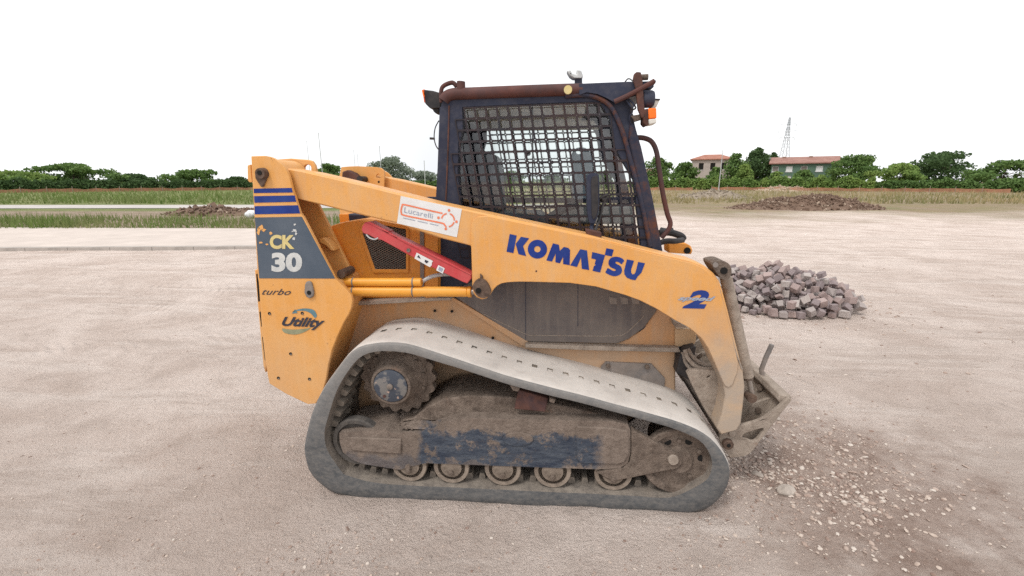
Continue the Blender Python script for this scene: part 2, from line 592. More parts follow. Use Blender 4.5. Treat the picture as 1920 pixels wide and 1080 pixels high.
# further out: earth, weeds and dry grass
wob2 = N.ramp(N.noise(0.16, 7, 0.65), 0.25, 0.75, -6, 6)
d2 = N.math('ADD', gd, wob2)
left = N.ramp(N.math('ADD', gc, N.math('MULTIPLY', wob2, 0.5)), 4, 0, 0, 1)
earth = N.mix(N.ramp(N.noise(1.1, 8, 0.7), 0.35, 0.65), (0.24, 0.175, 0.125), (0.36, 0.285, 0.22))
weeds = N.mix(N.ramp(N.noise(0.6, 8, 0.7), 0.35, 0.65), (0.115, 0.155, 0.045), (0.23, 0.235, 0.10))
dry = N.mix(N.ramp(N.noise(0.35, 8, 0.7), 0.35, 0.65), (0.30, 0.225, 0.13), (0.19, 0.18, 0.085))
lcol = N.mix(N.ramp(gd, 24.5, 26), earth, weeds)
lmask = N.math('MULTIPLY', left, N.ramp(gd, 15.0, 15.6))
col = N.mix(lmask, col, lcol)
rmask = N.math('MULTIPLY', N.math('SUBTRACT', 1.0, left), N.ramp(d2, 17, 27, 0, 1.0))
rcol = N.mix(N.ramp(N.noise(0.5, 7, 0.7), 0.42, 0.62), dry, (0.29, 0.215, 0.155))
col = N.mix(rmask, col, rcol)
# wheel marks
def marks(angle, off, width, freq):
    m = N.n('ShaderNodeMapping')
    m.vector_type = 'TEXTURE'
    m.inputs['Rotation'].default_value = (0, 0, radians(angle))
    N.link(N.co.outputs['Object'], m.inputs['Vector'])
    s = N.n('ShaderNodeSeparateXYZ')
    N.link(m.outputs[0], s.inputs[0])
    wv = N.math('ADD', s.outputs[1], N.ramp(N.noise(0.3, 3), 0.3, 0.7, -0.25, 0.25))
    band = N.ramp(N.math('ABSOLUTE', N.math('SUBTRACT', wv, off)), width * 0.6, width, 1, 0)
    lugs = N.math('SINE', N.math('ADD', N.math('MULTIPLY', s.outputs[0], freq), N.math('MULTIPLY', s.outputs[1], freq * 0.7)))
    return N.math('MULTIPLY', band, N.math('MULTIPLY', lugs, N.ramp(N.noise(1.6, 6, 0.7), 0.45, 0.62)))
mk = N.math('ADD', marks(-14, 1.25, 0.22, 55), N.math('ADD', marks(-9, 2.6, 0.22, 48), N.math('ADD', marks(7, 4.3, 0.3, 40), marks(22, 3.0, 0.25, 50))))
hgt = N.math('ADD', N.math('ADD', N.math('MULTIPLY', N.noise(95, 8, 0.75), 0.55), N.math('MULTIPLY', N.noise(28, 10, 0.72), 1.1)), N.math('ADD', N.math('MULTIPLY', N.noise(5, 8, 0.7), 1.4), N.math('MULTIPLY', mk, 0.32)))
col = N.mix(N.ramp(N.noise(70, 9, 0.8), 0.58, 0.74, 0, 0.5), col, (0.40, 0.32, 0.27))
col = N.mix(N.ramp(N.noise(130, 6, 0.8), 0.60, 0.74, 0, 0.5), col, (0.72, 0.65, 0.59))
N.bump(hgt, 0.95, 0.04)
M['ground'] = N.done(col, 0.97, 0, 0.2)
tag(mb.build('ground', M['ground'], recalc=False, smooth=60), kind='structure')

# pale pavement strip with a kerb, behind the loader
A_, B_, C_, D_ = G(-260, 471), G(1080, 462), G(1080, 433), G(-260, 428)
mb = MB()
up_ = Vector((0, 0, 0.05))
mb.prism([p + up_ for p in (A_, B_, C_, D_)], (0, 0, -0.12))
pave = mb.build('pavement', plain('pinkish concrete', (0.56, 0.485, 0.435), 0.9, 0, 0.1, 1.6, 0.2, (0.45, 0.39, 0.345), 0.5), None, 0.01)
tag(pave, kind='structure')
dk = (B_ - A_).normalized()
dn = Vector((-dk.y, dk.x, 0))
kmat = plain('grey kerb stone', (0.36, 0.325, 0.295), 0.9, 0, 0.2, 3, 0.3)
km = MB().box((0.006, -0.18, -0.05), (0.994, -0.004, 0.085)).mesh('kerb_stone', kmat, 30)
nk = int((B_ - A_).length)
for k in range(nk):
    o = bpy.data.objects.new('kerb_stone', km)
    COL.objects.link(o)
    o.parent = pave
    o.location = A_ + dk * k
    o.rotation_euler = (0, 0, atan2(dk.y, dk.x))
pth = MB()
E_, F_, G_, H_ = G(-260, 391.5), G(1150, 390), G(1150, 384), G(-260, 385)
pth.flat([p + Vector((0, 0, 0.02)) for p in (E_, F_, G_, H_)])
tag(pth.build('path', plain('pale path', (0.46, 0.425, 0.40), 0.95, 0, 0.15, 0.8), recalc=False), kind='structure')


# ------------------------------------------------------------------ grass
def leafmat(name, a, b, c3, scale=0.6):
    N = Nodes(name)
    gi = N.n('ShaderNodeNewGeometry')
    cc = N.mix(gi.outputs['Random Per Island'], a, b)
    cc = N.mix(N.ramp(N.noise(scale, 4), 0.4, 0.65), cc, c3)
    N.b.inputs['Subsurface Weight'].default_value = 0.0
    mat = N.done(cc, 0.75, 0, 0.25)
    tl = N.n('ShaderNodeBsdfTranslucent')
    N.link(cc, tl.inputs[0])
    ms = N.n('ShaderNodeMixShader')
    ms.inputs[0].default_value = 0.3
    N.link(N.b.outputs[0], ms.inputs[1])
    N.link(tl.outputs[0], ms.inputs[2])
    N.link(ms.outputs[0], N.t.nodes['Material Output'].inputs['Surface'])
    return mat


rng = random.Random(21)


def grass_patch(name, label, mat, n, fn, h0, h1, wd):
    mb = MB()
    for _ in range(n):
        p = fn()
        if p is None:
            continue
        cl = 0.5 + noise.noise(Vector((p.x * 0.35, p.y * 0.35, 2.0)))
        if rng.random() > cl + 0.25:
            continue
        a = rng.uniform(0, 2 * pi)
        h = rng.uniform(h0, h1) * (0.6 + 0.8 * max(0, cl))
        dx, dy = cos(a) * wd, sin(a) * wd
        ln = Vector((rng.uniform(-.4, .4) * h, rng.uniform(-.4, .4) * h, h))
        b = len(mb.v)
        z0 = Vector((p.x, p.y, -0.01))
        mb.v += [z0 + Vector((dx, dy, 0)), z0 - Vector((dx, dy, 0)), z0 + ln]
        mb.f.append((b, b + 1, b + 2))
        mb.m.append(0)
    o = mb.build(name, mat, smooth=0, recalc=False)
    tag(o, label, 'grass', kind='stuff')
    return o


gA = leafmat('green weeds', (0.10, 0.17, 0.035), (0.17, 0.24, 0.06), (0.24, 0.25, 0.11), 0.5)
gB = leafmat('dry grass', (0.36, 0.275, 0.145), (0.45, 0.36, 0.20), (0.20, 0.20, 0.085), 0.12)
grass_patch('grass', 'green weeds growing along the far edge of the pavement', gA, 9000, lambda: G(rng.uniform(-200, 1100), rng.uniform(409, 431)), 0.1, 0.42, 0.02)
grass_patch('grass', 'green meadow grass in front of the orange fence behind the tower', gA, 20000, lambda: G(rng.uniform(-250, 1150), 353 + 30 * rng.random() ** 1.5), 0.2, 0.6, 0.05)
grass_patch('grass', 'straw coloured dry grass beyond the sandy yard beside the cab', gB, 15000, lambda: G(rng.uniform(1150, 2100), 352.5 + 30 * rng.random() ** 2), 0.15, 0.55, 0.05)


# ------------------------------------------------------------------ trees and hedges
bark = plain('bark', (0.11, 0.085, 0.065), 0.9, 0, 0.3, 4)
LG = {
    'dark': leafmat('dark green leaves', (0.055, 0.10, 0.036), (0.10, 0.165, 0.058), (0.07, 0.12, 0.045), 0.35),
    'mid': leafmat('mid green leaves', (0.095, 0.17, 0.045), (0.175, 0.265, 0.075), (0.105, 0.18, 0.055), 0.35),
    'light': leafmat('light green leaves', (0.18, 0.275, 0.065), (0.28, 0.37, 0.11), (0.14, 0.23, 0.06), 0.3),
    'grey': leafmat('grey green leaves', (0.22, 0.26, 0.20), (0.34, 0.38, 0.31), (0.15, 0.19, 0.13), 0.35),
}


def leaf(mb, p, s, r):
    q = Quaternion((r.gauss(0, 1), r.gauss(0, 1), r.gauss(0, 1), r.gauss(0, 1))).normalized()
    a, b_ = q @ Vector((s, 0, 0)), q @ Vector((0, s * 0.7, 0))
    n = q @ Vector((0, 0, s * 0.25))
    k = len(mb.v)
    mb.v += [p - a, p - b_ + n, p + a, p + b_ + n]
    mb.f.append((k, k + 1, k + 2, k + 3))
    mb.m.append(0)


def tree(px, hw, ytop, dist, kind, label, trunk=0.18, nl=1500, lean=0.0, seed=0, airy=0.0, name='tree', ybase=None):
    r = random.Random(seed or int(px * 7))
    base = W(px, 340, dist)
    base.z = 0
    Hh = W(px, ytop, dist).z
    rad = hw / F * dist
    root = empty(name, base)
    tag(root, label, 'bush' if name == 'bush' else 'tree')
    tm = MB()
    top = Hh * (0.75 if name == 'tree' else 0.5)
    pts = [Vector((0, 0, -0.1)), Vector((lean * 0.3, 0, top * 0.4)), Vector((lean, 0.1, top))]
    tm.tube(pts, [0.035 * Hh, 0.024 * Hh, 0.008 * Hh], 7)
    lobes = []
    z0 = Hh * trunk
    bush = name == 'bush'
    for k in range(18 if bush else 20):
        t = (k + r.random()) / (18 if bush else 20)
        if bush:
            z = Hh * (0.02 + 0.80 * t)
            wdt = rad * (1 - 0.85 * t ** 1.8)
        else:
            z = z0 + (Hh - z0) * (0.04 + 0.84 * t)
            wdt = rad * (sin(pi * (0.16 + 0.70 * t)) ** 0.8)
        a = r.uniform(0, 2 * pi)
        off = wdt * r.uniform(0.2, 0.78)
        lr = Hh * r.uniform(0.10, 0.20)
        cpt = Vector((cos(a) * off, sin(a) * off, min(z, Hh - lr * 0.9)))
        lobes.append((cpt, lr, max(rad * 0.26, min(wdt * 0.5, lr * 1.5))))
        s0 = pts[1].lerp(pts[2], r.uniform(0.0, 0.8))
        tm.tube([s0, (s0 + cpt) / 2 + Vector((0, 0, -0.1)), cpt], [0.010 * Hh, 0.007 * Hh, 0.003 * Hh], 5)
    lobes.append((Vector((lean, 0, Hh * 0.9)), Hh * 0.10, rad * 0.28))
    tm.build('trunk', bark, root)
    cm = MB()
    sz = max(0.16, dist * 0.0021)
    for _ in range(int(nl * 2.1)):
        c_, lr, lw = r.choice(lobes)
        v = Vector((r.gauss(0, 1), r.gauss(0, 1), r.gauss(0, 1))).normalized() * (r.random() ** (0.45 + airy))
        p = c_ + Vector((v.x * lw, v.y * lw, v.z * lr))
        if p.z < 0.1:
            continue
        leaf(cm, p, sz * r.uniform(0.6, 1.5), r)
    cm.build('crown', LG[kind], root, smooth=0, recalc=False)
    return root


tree(1232, 27, 293, 112, 'mid', 'round green tree behind the grab rail of the cab', 0.12, 1500)
tree(1283, 40, 303, 104, 'mid', 'broad dark bush left of the house with two dark windows', 0.02, 2300, name='bush')
tree(1341, 25, 313, 101, 'mid', 'green bush right behind the thin grey pole', 0.02, 1500, name='bush')
tree(1378, 20, 287, 118, 'mid', 'narrow pointed tree just right of the red hipped roof', 0.1, 1400)
tree(1393, 29, 308, 100, 'light', 'rounded yellow green bush under the tall dark tree', 0.02, 1700, name='bush')
tree(1416, 26, 277, 125, 'dark', 'tall dark tree between the two houses', 0.1, 2400)
tree(1444, 11, 284, 150, 'dark', 'small dark tree top beside the green house', 0.1, 700)
tree(1456, 28, 322, 98, 'light', 'light green shrub in front of the green house', 0.0, 1200, name='bush')
tree(1505, 30, 318, 104, 'mid', 'green shrub at the far end of the green house', 0.0, 1300, name='bush')
tree(1590, 52, 290, 112, 'mid', 'wide green tree past the green house', 0.08, 2200)
tree(1680, 40, 306, 106, 'light', 'light green round tree near the edge of the yard', 0.05, 1600)
tree(1775, 60, 284, 118, 'dark', 'big dark tree far past the brick heap', 0.08, 2400)
tree(1880, 48, 300, 110, 'mid', 'last green tree on the yard edge', 0.05, 1600)
tree(445, 34, 331, 118, 'dark', 'dark bush behind the orange fence beside the tower', 0.0, 1500, name='bush')
tree(616, 40, 306, 112, 'mid', 'green tree seen above the near loader arm', 0.05, 1700)
tree(738, 56, 293, 104, 'grey', 'silvery grey green tree above the far loader arm', 0.12, 2200, airy=0.2)
tree(797, 42, 320, 110, 'grey', 'low greyish tree just behind the cab', 0.05, 1300)
tree(540, 44, 330, 122, 'dark', 'dark bush hidden behind the striped tower', 0.0, 1300, name='bush')
tree(360, 52, 318, 112, 'mid', 'spreading green tree left of the tower', 0.05, 2000)
tree(255, 46, 326, 118, 'dark', 'dark round bush on the field edge', 0.0, 1500, name='bush')
tree(140, 62, 306, 114, 'mid', 'tall green tree on the field edge', 0.08, 2300)
tree(30, 52, 320, 110, 'light', 'light green tree at the end of the field edge', 0.05, 1700)
for k, px in enumerate((880, 960, 1040, 1130)):
    tree(px, 50, 326 - 6 * (k % 2), 124, 'mid' if k % 2 else 'dark',
         ['dark bush seen through the left of the cab window', 'green tree seen through the middle of the cab window', 'dark bush seen behind the mirror', 'green tree seen past the cab pillar'][k], 0.02, 1300, name='bush')


def hedge(px0, px1, dist, hgt, kind, label, n):
    r = random.Random(int(px0))
    a, b = W(px0, 340, dist), W(px1, 340, dist)
    a.z = b.z = 0
    root = empty('hedge', a)
    tag(root, label, 'hedge')
    cm, tm = MB(), MB()
    Ld = b - a
    nrm = Vector((-Ld.y, Ld.x, 0)).normalized()
    for _ in range(n):
        t = r.random()
        h = hgt * (0.72 + 0.4 * noise.noise(Vector((t * Ld.length * 0.5, px0, 0))) + 0.15 * noise.noise(Vector((t * Ld.length * 2, px0, 5))))
        ang = r.random() * pi
        rad = r.random() ** 0.35
        p = Ld * t + nrm * (cos(ang) * rad * 0.9) + Vector((0, 0, max(0.05, sin(ang) ** 0.6 * rad * h)))
        leaf(cm, p, r.uniform(0.12, 0.30), r)
    for k in range(int(Ld.length / 1.5)):
        p = Ld * ((k + 0.5) / int(Ld.length / 1.5))
        tm.tube([p, p + Vector((r.uniform(-.1, .1), 0, hgt * 0.6))], [0.05, 0.02], 5)
    cm.build('foliage', LG[kind], root, smooth=0, recalc=False)
    tag(tm.build('stems', bark, root), kind='stuff')
    return root


hedge(1195, 1345, 97, 3.2, 'light', 'low light green hedge from the cab to the thin grey pole', 6500)
hedge(1345, 1440, 98, 2.9, 'light', 'low green hedge below the yellow green bush', 4200)
hedge(1430, 1640, 97, 3.1, 'light', 'low bright green hedge in front of the green house', 7500)
hedge(1640, 1930, 101, 2.5, 'mid', 'low hedge behind the fence at the far end of the yard', 4500)
hedge(-20, 470, 102, 2.6, 'dark', 'dark hedge along the field behind the orange fence', 6000)
hedge(580, 830, 103, 2.6, 'mid', 'green hedge seen between the loader arms', 4000)


hedge(830, 1195, 104, 2.4, 'mid', 'green hedge seen through the cab windows', 4200)

# ------------------------------------------------------------------ orange site fence
fmat = plain('orange plastic netting', (0.40, 0.185, 0.115), 0.7, 0, 0.25, 0.7)
pmat = plain('fence stake', (0.30, 0.25, 0.2), 0.8)


def site_fence(px0, px1, dist, label):
    a, b = W(px0, 340, dist), W(px1, 340, dist)
    a.z = b.z = 0
    root = empty('site_fence', a)
    tag(root, label, 'fence')
    n = max(2, int((b - a).length / 2.6))
    net = MB()
    d = (b - a) / n
    nr = Vector((-d.y, d.x, 0)).normalized() * 0.03
    r = random.Random(int(px0))
    for k in range(n):
        p, q = d * k, d * (k + 1)
        mid = (p + q) / 2
        sag = r.uniform(0.04, 0.2)
        zb = 0.12
        pts = [(p, 0.68), (mid, 0.68 - sag), (q, 0.68)]
        for (u, h1), (v, h2) in zip(pts[:-1], pts[1:]):
            for s_ in range(5):       # strands of the net
                f0, f1 = s_ / 5, (s_ + 0.72) / 5
                z = lambda h, f: Vector((0, 0, zb + (h - zb) * f))
                net.prism([u + z(h1, f0), v + z(h2, f0), v + z(h2, f1), u + z(h1, f1)], nr)
        pm_ = MB().tube([p + Vector((0, 0, -0.1)), p + Vector((r.uniform(-.05, .05), 0, 0.95))], 0.035, 6)
        pm_.build('post', pmat, root)
    net.build('netting', fmat, root, smooth=0)
    return root


site_fence(-20, 475, 94, 'orange netting fence along the green field left of the loader')
site_fence(1205, 1300, 84, 'short orange netting fence in dry grass beside the cab')
site_fence(1335, 1900, 93, 'orange netting fence in front of the green house')


# ------------------------------------------------------------------ poles, pylon, wires
def pole(px, ytop, dist, label, r0=0.05):
    p = W(px, 340, dist)
    p.z = 0
    t = W(px, ytop, dist).z
    root = empty('pole', p)
    tag(root, label, 'pole', 'thin metal poles beyond the yard')
    MB().tube([Vector((0, 0, -0.1)), Vector((0, 0, t * 0.5)), Vector((0, 0, t))], [r0, r0 * 0.85, r0 * 0.7], 8).build('shaft', M['galv'], root)
    MB().tube([Vector((0, 0, t)), Vector((0, 0, t + 0.06))], r0 * 0.95, 8).build('cap', M['galv'], root)
    MB().tube([Vector((0, 0, -0.1)), Vector((0, 0, 0.25))], r0 * 2.2, 8).build('base', M['galv'], root)


pole(583, 265, 75, 'short faint pole left of the tallest pole above the loader arm', 0.045)
pole(606, 250, 62, 'tallest thin pole rising above the near loader arm', 0.055)
pole(668, 282, 80, 'left one of the two close thin poles above the far tower', 0.045)
pole(674, 289, 90, 'right one of the two close thin poles above the far tower', 0.045)
pole(716, 275, 66, 'thin dark pole in front of the silvery tree', 0.06)
pole(797, 302, 60, 'thin pole between the silvery tree and the cab', 0.06)
pole(1349, 281, 92, 'pale pole standing in front of the hipped roof house', 0.085)

pb = W(1464, 340, 340)
pb.z = 0
pyl = empty('pylon', pb)
tag(pyl, 'grey lattice electricity pylon behind the green house', 'pylon')
HT = W(1464, 221, 340).z
pyl_m = plain('pale galvanised lattice', (0.42, 0.45, 0.48), 0.6, 0.2, 0.1, 1)


def pw(z):
    return 3.4 * (1 - z / HT) ** 1.25 + 0.35


lv = [HT * t for t in (0, .16, .3, .42, .53, .63, .72, .80, .87, .94, 1.0)]
leg_, br_ = MB(), MB()
for sx_, sy_ in ((-1, -1), (1, -1), (1, 1), (-1, 1)):
    leg_.tube([Vector((sx_ * pw(z), sy_ * pw(z), z)) for z in lv], 0.16, 5)
for z0, z1 in zip(lv[:-1], lv[1:]):
    for (ax, ay), (bx, by) in (((-1, -1), (1, -1)), ((1, -1), (1, 1)), ((1, 1), (-1, 1)), ((-1, 1), (-1, -1))):
        br_.tube([Vector((ax * pw(z0), ay * pw(z0), z0)), Vector((bx * pw(z1), by * pw(z1), z1))], 0.075, 4)
        br_.tube([Vector((bx * pw(z0), by * pw(z0), z0)), Vector((ax * pw(z1), ay * pw(z1), z1))], 0.075, 4)
leg_.build('legs', pyl_m, pyl)
br_.build('bracing', pyl_m, pyl)
for zf, wd in ((0.90, 4.6), (0.80, 5.6), (0.70, 4.6)):
    z = HT * zf
    am = MB()
    for sg in (-1, 1):
        for dy in (-.4, .4):
            am.tube([Vector((0, dy, z)), Vector((sg * wd, 0, z))], 0.09, 4)
        am.tube([Vector((0, 0, z + 1.6)), Vector((sg * wd, 0, z))], 0.08, 4)
        am.tube([Vector((sg * wd, 0, z)), Vector((sg * wd, 0, z - 1.6))], 0.12, 5)
    am.build('cross_arm', pyl_m, pyl)


# ------------------------------------------------------------------ houses
def house(px0, px1, y_eave, y_ridge, dist, depth, wallm, roofm, hip, label, wins, turn=0.0, chim=(), ground_y=None):
    a, b = W(px0, y_eave, dist), W(px1, y_eave, dist)
    he, hr_ = a.z, W((px0 + px1) / 2, y_ridge, dist).z
    a.z = b.z = 0
    wd = (b - a).length
    root = empty('house', (a + b) / 2)
    root.rotation_euler = (0, 0, atan2((b - a).y, (b - a).x) + turn)
    tag(root, label, 'house')
    h = wd / 2
    hl = []
    for (u, v, ww, wh, _) in wins:
        x, z = -h + u * wd, v * he
        hl.append([Vector((x - ww / 2, 0, z - wh / 2)), Vector((x + ww / 2, 0, z - wh / 2)), Vector((x + ww / 2, 0, z + wh / 2)), Vector((x - ww / 2, 0, z + wh / 2))])
    mb = MB()
    mb.prism([Vector((-h, 0, -0.2)), Vector((h, 0, -0.2)), Vector((h, 0, he)), Vector((-h, 0, he))], (0, 0.35, 0), hl)
    mb.box((-h, depth - 0.35, -0.2), (h, depth, he))
    mb.box((-h, 0.352, -0.2), (-h + 0.35, depth - 0.352, he))
    mb.box((h - 0.35, 0.352, -0.2), (h, depth - 0.352, he))
    mb.build('wall', wallm, root, smooth=0)
    for (u, v, ww, wh, sh) in wins:
        x, z = -h + u * wd, v * he
        wm = MB()
        for q in (((x - ww / 2, 0.12, z - wh / 2), (x - ww / 2 + 0.09, 0.22, z + wh / 2)), ((x + ww / 2 - 0.09, 0.12, z - wh / 2), (x + ww / 2, 0.22, z + wh / 2)),
                  ((x - ww / 2 + 0.09, 0.12, z + wh / 2 - 0.09), (x + ww / 2 - 0.09, 0.22, z + wh / 2)), ((x - ww / 2 + 0.09, 0.12, z - wh / 2), (x + ww / 2 - 0.09, 0.22, z - wh / 2 + 0.09))):
            wm.box(*q)
        wo_ = wm.build('window', M['white'] if sh else bark, root, smooth=0)
        pmat_ = {0: M['hole'], 1: M['white'], 2: M['greyplate']}[sh]
        MB().box((x - ww / 2 + 0.09, 0.16, z - wh / 2 + 0.09), (x + ww / 2 - 0.09, 0.2, z + wh / 2 - 0.09)).build('shutter' if sh == 1 else 'pane', pmat_, wo_, smooth=0)
        MB().box((x - ww / 2 - 0.1, -0.1, z - wh / 2 - 0.12), (x + ww / 2 + 0.1, 0.1, z - wh / 2 - 0.002)).build('sill', M['white'], wo_, smooth=0)
    ov = 0.55
    rm_ = MB()
    hx = (h * 0.42) if hip else h + ov
    P = [Vector(p) for p in ((-h - ov, -ov, he), (h + ov, -ov, he), (h + ov, depth + ov, he), (-h - ov, depth + ov, he), (-hx, depth / 2, hr_), (hx, depth / 2, hr_))]
    t_ = Vector((0, 0, 0.22))
    k0 = len(rm_.v)
    rm_.v += P[:4] + [p + t_ for p in P]
    for q in ((0, 1, 2, 3), (0, 1, 5, 4), (1, 2, 6, 5), (2, 3, 7, 6), (3, 0, 4, 7), (4, 5, 9, 8), (6, 7, 8, 9), (5, 6, 9), (7, 4, 8)):
        rm_.face([k0 + i for i in q])
    rf = rm_.build('roof', roofm, root, smooth=0)
    for (u, dz) in chim:
        x = -h + u * wd
        MB().box((x - 0.35, depth * 0.4, he), (x + 0.35, depth * 0.4 + 0.7, hr_ + dz)).build('chimney', plain('chimney brick', (0.28, 0.17, 0.13), 0.9), rf, smooth=0)
    return root


def tiles(name, a, b):
    N = Nodes(name)
    wv = N.n('ShaderNodeTexWave')
    wv.inputs['Scale'].default_value = 1.6
    N.link(N.co.outputs['Object'], wv.inputs['Vector'])
    cc = N.mix(N.ramp(N.noise(0.8, 8, 0.7), 0.35, 0.65), a, b)
    N.bump(wv.outputs['Fac'], 0.5, 0.08)
    return N.done(cc, 0.85)


rt1 = tiles('red clay tiles', (0.30, 0.115, 0.075), (0.42, 0.19, 0.13))
rt2 = tiles('brown clay tiles', (0.26, 0.125, 0.10), (0.36, 0.20, 0.16))
house(1298, 1374, 300, 289.5, 140, 10, plain('pale rendered wall', (0.40, 0.345, 0.31), 0.9, 0, 0.12, 0.5), rt1, True, 'beige house with red hipped roof and two dark upper windows',
      [(0.24, 0.76, 1.3, 1.9, 0), (0.53, 0.76, 1.3, 1.9, 0), (0.8, 0.76, 1.3, 1.9, 0)], 0.0, ((0.08, -0.9),))
house(1447, 1570, 308, 294, 122, 9, plain('green rendered wall', (0.10, 0.16, 0.12), 0.9, 0, 0.12, 0.5), rt2, False, 'dark green house with brown tiled roof and white windows',
      [(0.07, 0.80, 1.3, 1.2, 2), (0.29, 0.80, 1.3, 1.2, 1), (0.07, 0.36, 1.3, 1.6, 1), (0.29, 0.36, 1.2, 1.8, 1), (0.52, 0.8, 1.3, 1.2, 2), (0.75, 0.8, 1.3, 1.2, 1)], 0.0, ((0.18, 0.3), (0.6, 0.3)))
house(1196, 1243, 329, 317, 132, 8, plain('cream rendered wall', (0.55, 0.48, 0.40), 0.9, 0, 0.1, 0.5), rt2, False, 'low cream house with brown roof behind the grab rail',
      [(0.3, 0.55, 1.1, 0.9, 0), (0.75, 0.55, 1.1, 0.9, 0)])


# ------------------------------------------------------------------ heaps of earth
def heap(px, py, wd, dp, hg, seed, label, mat, clods, cs):
    c = G(px, py)
    root = empty('earth_heap', (c.x, c.y, 0))
    root.rotation_euler = (0, 0, YAW)
    tag(root, label, 'heap')
    mb = MB()
    nx_, ny_ = 70, 36
    hf = {}

    def hh(u, v):
        r = hypot(u, v)
        e = max(0, 1 - r * r)
        n1 = noise.fractal(Vector((u * 2.3 + seed, v * 1.6, 0)), 1.0, 2.0, 5)
        return hg * e ** 0.8 * max(0.05, 0.75 + 0.55 * n1) - 0.02
    for j in range(ny_ + 1):
        for i in range(nx_ + 1):
            u, v = -1 + 2 * i / nx_, -1 + 2 * j / ny_
            mb.v.append(Vector((u * wd / 2, v * dp / 2, hh(u, v))))
    for j in range(ny_):
        for i in range(nx_):
            k = j * (nx_ + 1) + i
            mb.f.append((k, k + 1, k + nx_ + 2, k + nx_ + 1))
            mb.m.append(0)
    mb.build('mound', mat, root, smooth=40, recalc=False)
    r = random.Random(seed)
    cl = MB()
    for _ in range(clods):
        u, v = r.gauss(0, 0.45), r.gauss(0, 0.45)
        if hypot(u, v) > 1.05:
            continue
        s_ = cs * r.uniform(0.3, 1.0) * (1.8 if r.random() < .08 else 1)
        Mx = Matrix.Translation((u * wd / 2, v * dp / 2, max(0, hh(u, v)) + s_ * 0.3)) @ Quaternion((r.gauss(0, 1), r.gauss(0, 1), r.gauss(0, 1), r.gauss(0, 1))).normalized().to_matrix().to_4x4()
        lng = r.uniform(0.7, 2.4)
        cl.box((-s_ * lng / 2, -s_ / 2, -s_ * 0.35), (s_ * lng / 2, s_ / 2, s_ * 0.35), Mx)
    tag(cl.build('clods', mat, root, smooth=0), kind='stuff')
    return root


def soil(name, a, b, c3):
    N = Nodes(name)
    gi = N.n('ShaderNodeNewGeometry')
    cc = N.mix(N.ramp(N.noise(2.2, 9, 0.75), 0.35, 0.65), a, b)
    cc = N.mix(N.ramp(gi.outputs['Random Per Island'], 0.88, 0.93), cc, c3)
    N.bump(N.noise(9, 9, 0.75), 0.8, 0.1)
    return N.done(cc, 0.95)


s1 = soil('brown dug soil', (0.13, 0.080, 0.055), (0.225, 0.148, 0.105), (0.38, 0.29, 0.22))
s2 = soil('grey brown soil', (0.24, 0.195, 0.15), (0.34, 0.28, 0.215), (0.42, 0.36, 0.28))
heap(1510, 391, 9.6, 4.0, 0.80, 3, 'dark brown heap of dug soil behind the stone pile', s1, 2600, 0.10)
heap(1335, 372, 7.5, 4.0, 0.75, 9, 'low grey brown earth mound behind the cab grab rail', s2, 500, 0.13)
heap(1470, 358, 10, 6, 0.75, 15, 'low tan earth mound in front of the orange fence', soil('tan soil', (0.36, 0.27, 0.19), (0.45, 0.35, 0.26), (0.5, 0.42, 0.33)), 400, 0.2)
heap(430, 402, 6.5, 2.6, 0.42, 23, 'brown rubble bank between pavement and path left of the tower', s1, 500, 0.12)

# white sack on the verge
c = G(472, 409)
mb = MB()
r = random.Random(2)
for j in range(9):
    for i in range(14):
        th, ph = pi * j / 8, 2 * pi * i / 14
        n_ = 1 + 0.35 * noise.noise(Vector((sin(th) * cos(ph) * 2.2, sin(th) * sin(ph) * 2.2, cos(th) * 2.2)))
        mb.v.append(Vector((0.30 * sin(th) * cos(ph) * n_, 0.22 * sin(th) * sin(ph) * n_, 0.17 + 0.19 * cos(th) * n_)))
for j in range(8):
    for i in range(14):
        k, l = j * 14 + i, j * 14 + (i + 1) % 14
        mb.f.append((k, l, l + 14, k + 14))
        mb.m.append(0)
sk = mb.build('sack', plain('white woven plastic', (0.72, 0.74, 0.75), 0.6, 0, 0.08, 9, 0.4), smooth=60)
sk.location = (c.x, c.y, 0)
tag(sk, 'crumpled white plastic sack on the weedy verge beside the tower', 'sack')

# ================================================================== the loader
ROOT = empty('compact_track_loader')
ROOT.rotation_euler = (0, TILT, 0)
tag(ROOT, 'yellow compact track loader with rusty dark blue cab and dusty rubber tracks', 'loader')


def plate(name, pts, y0, y1, mat, parent, bevel=0.004, holes=(), seg=2):
    mb = MB()
    mb.prism(poly(pts, y0), (0, y1 - y0, 0), [poly(h, y0) for h in holes])
    return mb.build(name, mat, parent, bevel, seg=seg)


def decal(name, pts, Y, mat, parent, holes=()):
    mb = MB()
    mb.flat(poly(pts, Y), [poly(h, Y) for h in holes])
    return mb.build(name, mat, parent, recalc=False, smooth=0)


def ell(cx, cy, rx, ry, n=20, a0=0.0, a1=2 * pi):
    return [(cx + rx * cos(a0 + (a1 - a0) * k / n), cy + ry * sin(a0 + (a1 - a0) * k / n)) for k in range(n)]


def ribbon(pts, wd):
    """outline of a stroke of width wd along 2-D points"""
    P = [Vector((p[0], p[1])) for p in pts]
    Lf, Rt = [], []
    for i, p in enumerate(P):
        t = (P[min(i + 1, len(P) - 1)] - P[max(i - 1, 0)]).normalized()
        nn = Vector((-t.y, t.x)) * (wd / 2)
        Lf.append(p + nn)
        Rt.append(p - nn)
    return [tuple(v) for v in Lf + Rt[::-1]]


